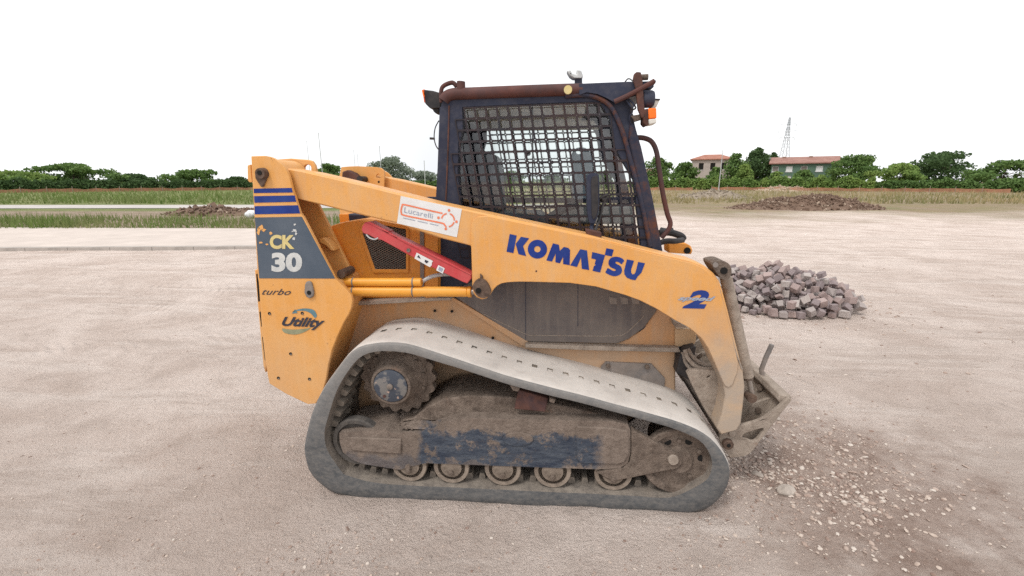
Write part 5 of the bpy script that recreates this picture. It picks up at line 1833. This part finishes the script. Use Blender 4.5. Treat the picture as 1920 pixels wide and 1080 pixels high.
# ================================================================== heap of cut stones
# resting poses of the loose stones: x, y, z in mm, rotation quaternion * 99, size in mm
POSES = """351,-821,151,2,-2,99,2,88,85,88 -154,-883,178,19,68,26,-64,92,84,79 81,-879,101,28,-74,59,-1,75,88,89 568,-709,129,26,-23,-80,-47,89,91,77 -324,-845,73,52,48,-51,-47,73,93,81 
513,-788,59,0,45,88,0,92,74,80 540,-432,353,0,-27,47,-83,83,82,76 656,-624,189,11,10,-74,-64,93,90,86 781,-611,112,40,-89,0,18,86,73,80 -303,-572,258,87,32,-29,-17,90,87,78 
-33,-678,339,52,-61,2,58,73,87,82 -208,-598,308,87,24,36,-20,91,87,77 424,-356,445,16,-47,-64,57,90,78,83 243,-784,185,64,-50,32,47,88,90,77 -549,-655,167,93,0,0,-34,89,93,82 
195,-854,89,11,-76,10,-61,86,88,71 -725,-621,61,7,-70,-7,-70,82,89,91 -192,-720,148,37,-84,21,-31,73,86,86 -17,-855,57,70,5,-70,5,78,84,80 492,-663,192,24,-55,-74,26,92,64,89 
-840,-523,68,46,46,-53,-53,91,92,84 -616,89,393,18,94,13,-21,91,93,84 -700,-510,283,15,78,57,-18,81,93,91 38,-797,235,23,16,93,-16,88,76,89 133,-822,194,38,79,18,43,84,87,73 
270,-542,299,8,13,-75,-63,73,90,72 -129,-643,381,64,65,27,28,78,71,90 -1059,-216,154,66,-71,-18,7,90,76,93 -980,-395,56,69,-9,69,9,76,78,92 -223,-863,53,70,70,-6,-6,88,72,71 
276,-396,338,41,-50,75,-4,77,87,85 -362,-744,79,3,0,-10,98,81,90,91 261,-327,410,18,-70,26,-62,89,86,79 -239,-487,379,39,84,13,32,88,51,84 38,-191,453,47,1,67,-55,89,82,63 
456,-572,280,91,0,14,37,80,77,82 -414,-117,403,44,-80,38,6,90,83,75 -107,-828,57,70,70,-7,-7,84,77,74 -572,-660,53,65,26,-65,26,72,72,91 395,-414,320,5,-53,-73,40,64,82,91 
-432,-336,305,33,-27,-72,54,87,65,75 -387,-595,176,5,92,-8,-36,76,93,75 -886,-149,170,4,-4,69,-71,90,83,72 -254,-263,349,49,-52,69,3,74,86,92 -601,-585,182,0,-91,-38,0,88,77,91 
-100,-379,398,29,-77,-43,33,87,89,90 311,-664,251,91,0,-39,-9,77,70,84 -796,-299,258,4,-80,-27,51,77,77,82 -714,-284,300,24,-95,-11,-11,72,90,72 -206,-677,230,24,-38,-35,81,77,51,81 
-120,-654,266,51,-50,-49,48,85,85,54 -857,-534,200,2,-38,-91,0,52,93,85 369,-792,42,31,63,-31,63,57,78,73 -498,82,391,75,-28,19,55,72,82,91 -698,-589,178,0,98,-12,0,76,83,76 
-38,59,504,7,-46,-42,77,73,79,80 -865,-393,106,63,-52,0,55,71,91,92 94,-452,367,27,-52,-33,72,89,77,75 -826,253,232,71,-41,-16,-53,78,73,87 -657,89,265,94,-17,21,14,89,78,92 
-307,-452,294,59,25,7,75,71,85,81 633,-428,301,49,-5,50,70,80,86,84 -462,-543,215,86,-7,-48,1,70,78,77 -513,-735,38,33,0,0,93,78,76,52 -206,-336,409,31,-2,47,82,81,75,78 
-224,-54,405,61,-67,-25,30,87,84,93 578,-499,248,65,-9,46,-58,73,78,87 113,136,486,23,30,-4,-92,86,77,83 -204,-622,116,16,-73,43,-49,71,92,79 59,7,439,42,23,-87,-7,91,84,87 
706,-438,211,84,-12,51,0,75,79,92 -1062,-88,68,0,-48,87,0,92,82,92 -436,-708,52,53,53,-46,-46,81,71,52 161,-711,241,40,79,43,-9,86,78,81 914,-389,149,44,69,-2,-56,81,90,72 
159,-158,435,88,-19,-41,5,78,80,55 -661,189,361,45,29,-11,83,84,87,74 -532,-368,241,3,11,-12,98,87,84,82 -617,-440,235,20,22,-32,-89,76,83,87 -138,-1,426,0,-88,36,-26,84,86,83 
477,-361,358,59,65,-44,-13,87,74,72 272,-52,437,82,-39,-10,38,80,90,74 -968,67,148,63,36,-64,-21,90,84,72 -516,-267,289,8,37,22,-89,72,81,87 -511,-98,332,20,87,-4,-42,72,82,50 
-771,-361,196,56,14,-11,80,71,70,86 -698,-468,152,77,8,-14,60,87,74,74 -821,-259,154,16,-53,-81,-9,87,78,59 -297,192,404,9,-61,-64,-43,88,91,74 -48,-767,160,46,20,-72,-47,85,87,92 
-782,53,198,72,15,20,-63,77,80,91 -623,-589,57,68,-17,-68,-17,78,78,63 -437,-620,61,51,-48,-51,-48,82,72,75 -19,-667,189,96,0,0,-22,82,83,75 390,-626,192,28,88,1,-35,71,73,93 
-331,-327,243,16,77,-55,-23,75,78,88 438,-79,405,35,-2,88,-29,79,82,78 -725,168,240,18,52,75,-34,72,77,75 -271,-509,164,27,-23,57,73,58,76,88 117,-584,227,6,69,-26,66,92,73,57 
-913,-292,96,77,-41,14,44,74,72,79 -1002,-282,52,0,58,-80,0,87,83,71 -233,83,404,0,21,-26,-93,87,77,85 -755,-535,59,64,64,27,27,73,80,53 -255,-146,345,46,80,35,10,72,82,72 
-328,-421,205,66,-53,-29,-42,53,89,87 182,-304,371,62,-34,-56,41,92,80,60 -694,-348,201,65,6,70,26,85,89,82 773,-302,264,50,-33,-22,-76,77,71,84 -857,34,178,6,-64,-75,-2,72,72,77 
-492,402,383,11,31,26,-90,75,85,78 -371,364,411,72,65,-21,0,91,85,79 168,-397,317,3,-72,-1,-68,82,79,80 807,-391,193,66,-44,60,-4,81,76,75 -308,-19,370,1,91,39,1,71,77,65 
98,-181,345,3,23,-96,-5,60,87,82 56,-715,175,0,-50,86,0,77,87,77 55,-746,59,0,-80,-58,0,90,72,80 504,-382,277,16,-47,-64,57,74,52,71 -381,253,382,1,-66,-69,-26,80,71,78 
-62,-112,410,8,70,-59,38,72,50,74 357,-319,342,75,-9,-42,48,76,79,86 -155,-129,383,74,60,22,18,89,86,83 -900,204,150,82,-44,-34,4,74,72,85 -565,179,289,70,9,54,44,82,75,85 
-446,-164,277,32,-31,-81,36,87,89,87 -6,-489,348,97,0,0,-19,80,91,93 145,-62,464,11,80,-10,-57,70,81,62 748,-48,325,22,75,0,-61,56,80,91 -660,-187,308,41,30,-41,75,83,72,87 
90,-512,260,27,79,-38,-36,56,84,88 -884,317,174,66,-19,44,56,80,71,85 -775,-446,68,14,14,69,69,76,93,81 -322,-203,273,66,55,41,-28,77,76,88 648,-630,58,13,13,69,69,91,78,70 
-1048,128,45,0,83,-53,0,84,74,61 -73,104,432,53,41,-4,73,80,88,76 -328,-568,60,54,44,-54,44,81,64,86 -36,-570,280,66,-16,-70,-17,83,74,76 -981,195,90,50,18,-83,11,91,56,91 
-963,-174,54,50,-49,50,49,73,93,75 -626,-339,282,13,18,44,-86,58,71,91 -406,-18,348,47,47,-64,35,88,80,93 -447,-340,193,9,-73,-66,-10,79,74,78 403,93,373,93,12,-30,11,89,70,79 
-940,-83,60,0,15,-98,0,86,72,82 -343,-112,285,2,92,6,-35,92,87,71 -215,-516,220,40,-18,-89,-4,82,81,71 -107,-494,281,47,47,21,-70,90,93,88 99,-287,333,70,-24,2,-66,86,77,74 
279,-439,221,30,-8,44,83,72,92,83 440,-700,94,35,9,-92,4,91,91,89 -834,411,198,42,-39,55,-59,89,87,93 -501,-557,83,54,-4,-70,-45,82,77,75 -208,-455,68,70,-8,70,8,92,76,76 
-200,-427,309,11,-73,-65,-7,75,89,76 -176,-797,54,0,13,98,0,60,72,73 296,-559,187,24,62,-15,72,70,92,93 -1038,24,67,46,-46,-53,53,93,90,78 -641,501,192,44,-55,-44,-55,92,76,71 
-497,2,301,83,19,-43,-27,72,83,73 -15,-13,391,29,-70,61,-18,87,71,83 -103,-648,156,59,-38,58,38,64,80,82 -794,-146,172,54,53,-46,-43,89,83,85 -598,-375,65,51,51,-48,-48,91,88,72 
-369,-505,177,52,49,47,50,71,73,76 -17,-308,309,25,64,-33,63,89,91,79 -119,-660,54,67,-67,21,-21,79,73,77 390,174,411,77,26,-56,-10,77,76,78 39,-599,304,64,47,45,39,84,88,64 
785,-513,136,77,22,-41,-43,57,79,88 -574,-128,256,54,-49,21,64,79,92,83 -540,-465,167,36,15,-36,-84,82,89,81 -132,288,388,49,33,-72,34,53,79,81 -317,-473,63,49,-50,-49,-50,85,61,72 
-205,-536,58,6,-6,70,-70,73,78,81 189,-88,368,15,89,-6,40,53,71,74 223,-187,367,39,-58,-39,-58,78,82,77 582,272,357,1,-60,-79,-2,79,89,52 472,-141,330,8,42,47,76,88,71,90 
482,-477,225,49,45,9,73,75,81,75 -651,-469,40,53,-46,53,46,54,92,83 -370,83,367,2,-30,-44,84,71,82,78 -544,-467,39,51,48,51,-48,53,79,77 174,205,481,88,32,16,-29,80,58,86 
-120,-748,155,25,-42,50,-70,86,77,52 91,-585,56,51,48,51,-48,76,73,89 261,-246,215,83,-52,15,0,91,89,62 170,-650,67,9,-9,-69,69,79,91,93 158,-746,91,1,15,56,-80,86,85,77 
425,-611,53,53,-46,-53,-46,72,72,83 -592,454,309,19,66,-64,-31,84,86,75 -550,580,233,92,31,-9,-18,71,90,93 -669,-291,67,43,-43,55,-55,75,90,81 -139,-401,178,20,-68,8,-69,74,84,81 
62,-408,159,54,19,-78,-22,75,78,86 293,-124,358,18,41,-82,-31,72,89,91 534,-569,180,86,-39,9,-29,91,58,83 947,29,207,75,26,-39,-45,81,84,88 915,-205,189,46,-7,-13,-87,76,86,74 
-721,493,185,4,67,-19,-70,86,86,77 -366,-366,122,77,17,23,55,90,70,86 -423,-478,60,57,57,41,41,84,82,82 39,202,420,48,12,82,24,79,83,52 190,-605,219,19,-86,-43,-16,72,82,78 
186,-543,113,3,15,89,-42,87,86,87 362,-484,207,49,52,0,69,61,75,84 340,-685,131,8,-57,-68,44,88,74,78 837,-260,196,44,-72,-9,50,74,78,83 -750,250,186,18,-12,-69,-68,85,60,85 
-450,130,328,60,41,19,-64,84,86,76 -403,-249,230,58,-28,-47,-59,86,88,80 -431,-438,187,12,-69,12,69,90,84,64 -137,-255,371,34,34,-82,28,77,71,81 -31,-182,352,56,-1,-41,-70,81,81,82 
166,-468,196,6,-53,44,-71,92,70,86 93,-653,188,85,-8,-8,49,63,81,88 -878,97,62,0,-87,47,0,83,86,85 -868,-56,158,49,7,4,86,79,74,57 -845,-219,55,0,-96,-24,0,79,87,74 -689,-373,58,70,5,70,-5,79,87,74 
-461,307,320,31,77,-52,16,77,74,88 -446,209,260,18,61,-71,27,91,88,87 -373,169,300,69,-20,67,-13,89,76,51 -208,133,283,70,-25,-33,-56,72,58,81 -283,-7,263,95,-1,-1,29,89,76,81 
22,-565,167,72,0,0,-68,86,72,75 -20,-666,67,45,-45,54,-54,73,91,73 395,-226,338,15,-2,-94,-27,70,82,77 601,156,338,85,-45,17,15,91,60,87 670,287,336,37,-58,-64,-32,52,76,82 
267,-728,61,24,24,-66,-66,79,83,91 665,-192,315,18,-63,37,64,87,77,74 -882,390,64,2,-70,-2,-70,87,93,92 -822,503,138,18,-36,5,90,74,72,88 -922,0,59,69,10,-69,10,80,76,75 -816,12,56,41,0,0,-90,84,71,76 
-818,-116,54,48,-51,48,51,73,88,77 -762,-54,165,51,-65,-44,-31,91,81,61 -534,464,221,2,92,6,-35,81,87,83 -279,475,345,76,-56,-30,10,72,77,82 -449,-289,68,99,0,0,-6,84,90,92 
-186,34,330,70,49,-50,-7,74,78,90 -228,-245,52,12,-12,69,-69,70,71,89 -207,-198,270,42,-37,26,77,93,54,93 -233,-385,187,76,63,3,3,82,78,85 -115,-346,84,68,13,69,16,86,87,72 
74,-82,366,27,80,-50,-12,89,75,56 -87,-566,55,58,39,58,-39,74,74,90 307,412,361,42,84,16,27,90,91,76 160,21,388,60,-62,4,49,73,84,80 -66,-567,163,12,-70,12,68,71,92,73 
322,-361,247,41,80,33,-25,77,85,71 320,-589,67,33,-62,33,62,91,76,75 474,-237,298,22,3,-92,-30,78,57,82 424,-316,259,45,-81,0,34,78,75,87 961,-274,108,79,24,40,38,81,81,90 
-796,245,66,9,-69,9,69,89,71,89 -811,162,137,37,-81,-36,-24,83,75,75 -650,404,186,12,63,-29,70,89,72,80 -586,277,329,49,-51,14,-68,50,91,77 -690,-120,63,55,-43,-55,-43,86,75,73 
-293,122,307,11,36,88,-24,56,89,84 -221,-65,283,32,-34,-58,65,83,83,61 -8,458,322,79,21,-39,39,85,74,58 -49,251,381,53,-12,0,-83,92,84,62 -241,-292,240,46,17,79,34,90,71,79 
21,101,376,66,-43,-48,-37,78,84,82 -93,-239,272,53,78,-17,25,83,84,80 9,-106,289,64,69,-11,-28,82,71,87 -71,-398,280,51,-78,-10,-32,76,76,81 6,-467,237,67,-67,20,-20,91,57,71 
289,47,400,88,-19,-29,-30,75,92,77 339,-67,345,13,87,-28,37,86,75,81 277,-278,311,60,-23,50,56,59,74,81 307,-404,107,37,-85,27,-23,79,52,71 532,-6,308,53,39,-58,46,84,71,79 
259,-644,160,79,26,26,47,73,52,88 495,-299,201,4,34,-56,75,86,84,81 821,139,244,56,20,-79,-7,89,79,78 693,-230,42,51,-51,-48,48,80,58,90 """
POSES_DEEP = """-508,282,170,29,-16,-84,-41,79,85,87 -602,-257,249,18,20,50,-81,79,87,71 -357,-266,38,70,-2,-70,-2,51,72,89 -266,-136,165,8,-56,-81,7,87,75,90 -334,-17,65,47,52,-47,52,88,82,90 
-240,274,364,30,3,94,12,76,76,88 -76,726,266,19,16,-2,-96,91,80,77 -295,-278,123,4,-96,-16,18,83,81,73 -286,-400,63,0,-70,0,70,85,50,76 -263,-698,43,13,-69,13,69,59,86,85 1,333,364,0,22,-3,96,75,71,75 
-161,-334,301,3,73,58,34,87,78,85 -134,-547,185,21,3,24,94,59,80,74 144,271,241,56,39,34,-63,78,73,89 -37,-435,152,99,0,0,-4,83,91,57 213,281,392,70,31,-50,37,78,88,84 
263,-35,291,32,-34,22,85,77,87,93 323,293,357,49,-54,-2,-67,89,82,52 146,-305,130,8,-54,76,31,79,75,92 218,-367,188,37,59,37,-59,88,77,84 316,-226,393,88,-39,23,4,87,71,74 
588,390,309,32,-32,63,-62,73,76,83 320,-491,60,0,48,86,0,56,86,81 421,-416,170,29,30,-75,-49,91,77,89 568,-215,225,3,-45,-72,50,78,92,79 716,354,248,89,-38,17,-11,81,80,83 
683,37,283,45,66,35,47,76,65,84 543,-385,58,6,-70,6,70,79,81,86 544,-271,339,37,-85,-33,8,81,85,50 553,-500,65,0,99,-8,1,88,77,86 881,477,179,65,-72,7,-20,86,85,86 652,-83,283,45,73,37,-34,92,81,53 
596,-340,251,56,12,-73,33,91,92,75 544,-584,53,70,-4,-70,-4,72,88,49 671,-299,270,35,-24,-73,51,79,83,87 765,-64,211,89,-39,-11,-15,79,77,76 627,-427,137,96,13,-12,14,71,78,79 
631,-532,150,80,42,19,36,75,73,52 937,352,160,29,-70,6,-64,91,76,75 902,231,165,63,75,-5,-11,76,61,93 784,-178,225,53,-51,20,63,62,72,80 701,-553,56,29,64,29,-64,76,78,92 
745,-450,86,29,-48,-51,64,91,92,72 832,-436,95,88,43,-6,12,79,88,72 -956,282,52,97,0,0,20,74,74,71 -952,147,60,69,-69,-13,13,78,81,51 -632,575,170,45,59,40,-52,83,77,72 
-737,358,101,16,37,-22,88,84,93,81 -686,333,190,31,-33,5,88,79,70,72 -553,361,290,51,-50,48,-49,92,72,74 -650,249,234,53,-3,-78,31,77,86,79 -711,-1,83,45,10,-69,-54,78,84,78 
-462,520,313,78,5,-60,11,83,71,91 -632,161,136,84,28,35,28,90,90,75 -678,41,169,81,-6,-52,20,71,90,86 -701,-137,225,21,93,6,26,81,54,93 -668,-70,197,83,53,-1,3,74,92,82 
-774,-341,59,16,-16,-68,68,84,80,77 -574,31,189,69,-11,-69,-11,90,76,72 -412,371,211,11,-82,52,17,82,74,86 -764,-201,56,61,-34,-61,-34,76,76,73 -381,39,220,12,77,-55,-25,74,85,76 
-403,-189,109,24,-79,-22,49,76,90,87 82,688,290,21,21,67,67,78,79,63 -464,-375,53,51,48,-51,48,71,73,80 95,538,334,83,-6,-39,-36,89,72,81 -135,126,365,86,-14,-34,-32,74,81,77 
158,597,323,19,-10,27,-93,82,49,70 -72,-29,330,41,-6,-89,7,85,84,70 99,257,391,75,46,-40,-22,88,82,93 -116,-472,62,45,-45,-54,54,88,85,53 206,136,394,25,-56,-72,-30,89,77,52 
-23,-276,66,0,0,70,-70,80,89,59 30,-378,300,77,19,-9,-58,55,92,75 -2,-320,181,53,65,-34,-41,93,73,73 424,-2,342,65,-40,2,63,86,89,88 592,-150,283,48,-9,-78,-36,91,75,82 
407,-537,133,79,24,50,22,56,78,74 """

PILE = Vector((2.95, 3.42, 0.0))
PZ = 1.0


def stone_mesh(seed, mat):
    r = random.Random(seed)
    bm = bmesh.new()
    bmesh.ops.create_cube(bm, size=1.0)
    for v in bm.verts:
        v.co += Vector((r.uniform(-.12, .12), r.uniform(-.12, .12), r.uniform(-.12, .12)))
    bmesh.ops.bevel(bm, geom=list(bm.edges), offset=0.055, segments=1, affect='EDGES', profile=0.6)
    for v in bm.verts:
        v.co += Vector((r.uniform(-.018, .018), r.uniform(-.018, .018), r.uniform(-.018, .018)))
    me = bpy.data.meshes.new('cut_stone')
    bm.to_mesh(me)
    bm.free()
    me.materials.append(mat)
    return me


def stone_mat(name, a, b):
    N = Nodes(name)
    oi = N.n('ShaderNodeObjectInfo')
    gi = N.n('ShaderNodeNewGeometry')
    rnd = N.math('FRACT', N.math('ADD', N.math('MULTIPLY', oi.outputs['Random'], 7.3), gi.outputs['Random Per Island']))
    cc = N.mix(rnd, a, b)
    cc = N.mix(N.ramp(N.noise(4, 8, 0.7), 0.4, 0.7, 0, 0.5), cc, (0.38, 0.33, 0.315))
    N.bump(N.noise(9, 8, 0.7), 0.4, 0.05)
    return N.done(cc, 0.9, 0, 0.3)


STM = [stone_mat('purplish grey porphyry', (0.205, 0.162, 0.165), (0.31, 0.25, 0.25)), stone_mat('pinkish porphyry', (0.30, 0.22, 0.205), (0.43, 0.325, 0.30)),
       stone_mat('pale grey porphyry', (0.34, 0.295, 0.28), (0.50, 0.445, 0.415))]
M['stone'] = STM[0]
SM = [stone_mesh(40 + k, STM[k // 6]) for k in range(18)]


def pose(s):
    v = [float(t) for t in s.split(',')]
    return Vector((v[0], v[1], v[2] * PZ)) / 1000 + PILE, Quaternion(v[3:7]).normalized(), Vector(v[7:10]) / 1000


for k, s in enumerate(POSES.split()):
    p, q, d = pose(s)
    o = bpy.data.objects.new('cut_stone', SM[k % 6])
    COL.objects.link(o)
    p.z += ground_h(p.x, p.y)
    o.location = p
    o.rotation_mode = 'QUATERNION'
    o.rotation_quaternion = q
    o.scale = d * (0.80 + 0.28 * ((k * 37) % 100) / 100)
    o.data = SM[(k % 6) + 6 * (k % 3)]
    where = ('along the front foot of the heap' if p.y < PILE.y - 0.52 else 'on the crest of the heap' if p.z > 0.36 else
             'on the heap just beside the tilt cylinder' if p.x < PILE.x - 0.3 else 'on the far end slope of the heap' if p.x > PILE.x + 0.45 else 'on the middle slope of the heap')
    tag(o, ('purplish grey', 'dusty pinkish', 'pale grey')[k % 3] + ' cut stone block ' + where, 'stone', 'cut stones in the loose heap')
mb = MB()
for k, s in enumerate(POSES_DEEP.split()):
    p, q, d = pose(s)
    p.z += ground_h(p.x, p.y)
    Mx = Matrix.Translation(p) @ q.to_matrix().to_4x4() @ Matrix.Diagonal((*d, 1))
    b = len(mb.v)
    me = SM[k % 6]
    mb.v += [Mx @ v.co for v in me.vertices]
    for f in me.polygons:
        mb.f.append(tuple(b + i for i in f.vertices))
        mb.m.append(0)
tag(mb.build('stone_rubble', M['stone'], smooth=0), 'the remaining half hidden stones inside the loose stone heap', 'rubble', kind='stuff')
# the dusty inside of the heap
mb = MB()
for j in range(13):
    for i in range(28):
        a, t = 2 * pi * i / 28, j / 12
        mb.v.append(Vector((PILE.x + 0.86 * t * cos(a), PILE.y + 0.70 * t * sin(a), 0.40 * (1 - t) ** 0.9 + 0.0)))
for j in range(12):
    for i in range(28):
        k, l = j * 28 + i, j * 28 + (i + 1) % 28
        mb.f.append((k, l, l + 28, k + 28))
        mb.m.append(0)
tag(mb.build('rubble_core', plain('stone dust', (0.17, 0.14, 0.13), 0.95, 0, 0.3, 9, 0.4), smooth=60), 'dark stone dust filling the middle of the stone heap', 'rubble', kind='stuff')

# ------------------------------------------------------------------ gravel
rng = random.Random(77)
ico = bmesh.new()
bmesh.ops.create_icosphere(ico, subdivisions=1, radius=1.0)
IV = [v.co.copy() for v in ico.verts]
IFc = [tuple(v.index for v in f.verts) for f in ico.faces]
ico.free()
N = Nodes('mixed gravel')
gi = N.n('ShaderNodeNewGeometry')
cr = N.n('ShaderNodeValToRGB')
cr.color_ramp.elements[0].color = (0.19, 0.12, 0.095, 1)
cr.color_ramp.elements[1].color = (0.54, 0.475, 0.42, 1)
for p_, c_ in ((0.4, (0.34, 0.25, 0.205, 1)), (0.7, (0.46, 0.37, 0.31, 1))):
    e_ = cr.color_ramp.elements.new(p_)
    e_.color = c_
N.link(gi.outputs['Random Per Island'], cr.inputs[0])
M['gravel'] = N.done(N.mix(N.ramp(N.noise(30, 6, 0.7), 0.45, 0.7, 0, 0.5), cr.outputs[0], (0.55, 0.48, 0.42)), 0.9)
mb = MB()


def pebble(p, s, sq=0.6):
    q = Quaternion((rng.gauss(0, 1), rng.gauss(0, 1), rng.gauss(0, 1), rng.gauss(0, 1))).normalized()
    b = len(mb.v)
    ax = Vector((rng.uniform(.7, 1.3), rng.uniform(.6, 1.0), rng.uniform(.45, .8)))
    for v in IV:
        w_ = q @ Vector((v.x * ax.x, v.y * ax.y, v.z * ax.z))
        mb.v.append(Vector((p.x + w_.x * s, p.y + w_.y * s, p.z + w_.z * s * sq + s * 0.15)))
    for f in IFc:
        mb.f.append(tuple(b + i for i in f))
        mb.m.append(0)


def scatter(n, fn, s0, s1, pw_=2.5):
    k = 0
    while k < n:
        p = fn()
        k += 1
        if p is None or (-1.32 < p.x < 0.9 and -0.82 < p.y < -0.36):
            continue
        p.z = ground_h(p.x, p.y)
        pebble(p, s0 + (s1 - s0) * rng.random() ** pw_)


def gz(x0, x1, y0, y1):
    def f():
        p = G(rng.uniform(x0, x1), rng.uniform(y0, y1))
        if rng.random() > 0.55 + 0.9 * noise.noise(Vector((p.x * 1.6, p.y * 1.6, 4))):
            return None
        return p
    return f


GC = G(1470, 890)


def gravel_bed():
    p = GC + Vector((rng.gauss(0, 0.34), rng.gauss(0, 0.28), 0))
    if rng.random() > 0.75 + 0.9 * noise.noise(Vector((p.x * 2.4, p.y * 2.4, 4))):
        return None
    return p


scatter(5200, gravel_bed, 0.0025, 0.017, 3.0)
scatter(1500, lambda: GC + Vector((rng.gauss(0, 0.9), rng.gauss(0.1, 0.6), 0)), 0.002, 0.011, 3.0)
scatter(500, gz(1500, 1920, 700, 1080), 0.002, 0.009)
scatter(700, gz(300, 1500, 985, 1080), 0.002, 0.012)
scatter(700, gz(0, 620, 560, 1080), 0.002, 0.012)
scatter(500, gz(1250, 1900, 480, 720), 0.004, 0.022)
scatter(900, lambda: PILE + Vector((rng.gauss(0, 0.75), rng.gauss(0, 0.55), 0)), 0.004, 0.028)
scatter(2500, gz(0, 620, 560, 1080), 0.0015, 0.006)
scatter(1500, gz(300, 1400, 950, 1080), 0.0015, 0.006)
tag(mb.build('gravel', M['gravel'], smooth=50, recalc=False), 'reddish and grey gravel strewn over the sand by the coupler', 'gravel', kind='stuff')
for i, (px, py, s, lab) in enumerate(((1472, 938, 0.040, 'largest smooth pale stone lying in the gravel below the coupler'), (1455, 800, 0.02, 'small grey stone on the reddish soil just beyond the coupler tip'),
                                      (1418, 905, 0.022, 'small rounded stone in the gravel beside the front of the track'))):
    mb = MB()
    c = G(px, py)
    r = random.Random(i + 3)
    bmx = bmesh.new()
    bmesh.ops.create_icosphere(bmx, subdivisions=3, radius=1.0)
    for v in bmx.verts:
        k = 1 + 0.22 * noise.noise(v.co * 1.3 + Vector((i * 3, 0, 0))) + 0.08 * noise.noise(v.co * 4)
        v.co = Vector((v.co.x * 1.45, v.co.y * 0.9, v.co.z * 0.6)) * k * s
    me = bpy.data.meshes.new('loose_stone')
    bmx.to_mesh(me)
    bmx.free()
    me.materials.append(plain('pale smooth stone', (0.40, 0.345, 0.30), 0.9, 0, 0.25, 25, 0.4))
    me.polygons.foreach_set('use_smooth', [True] * len(me.polygons))
    o = bpy.data.objects.new('loose_stone', me)
    COL.objects.link(o)
    o.location = (c.x, c.y, ground_h(c.x, c.y) + s * 0.12)
    o.rotation_euler = (0, 0, 0.5 + i)
    tag(o, lab, 'stone')
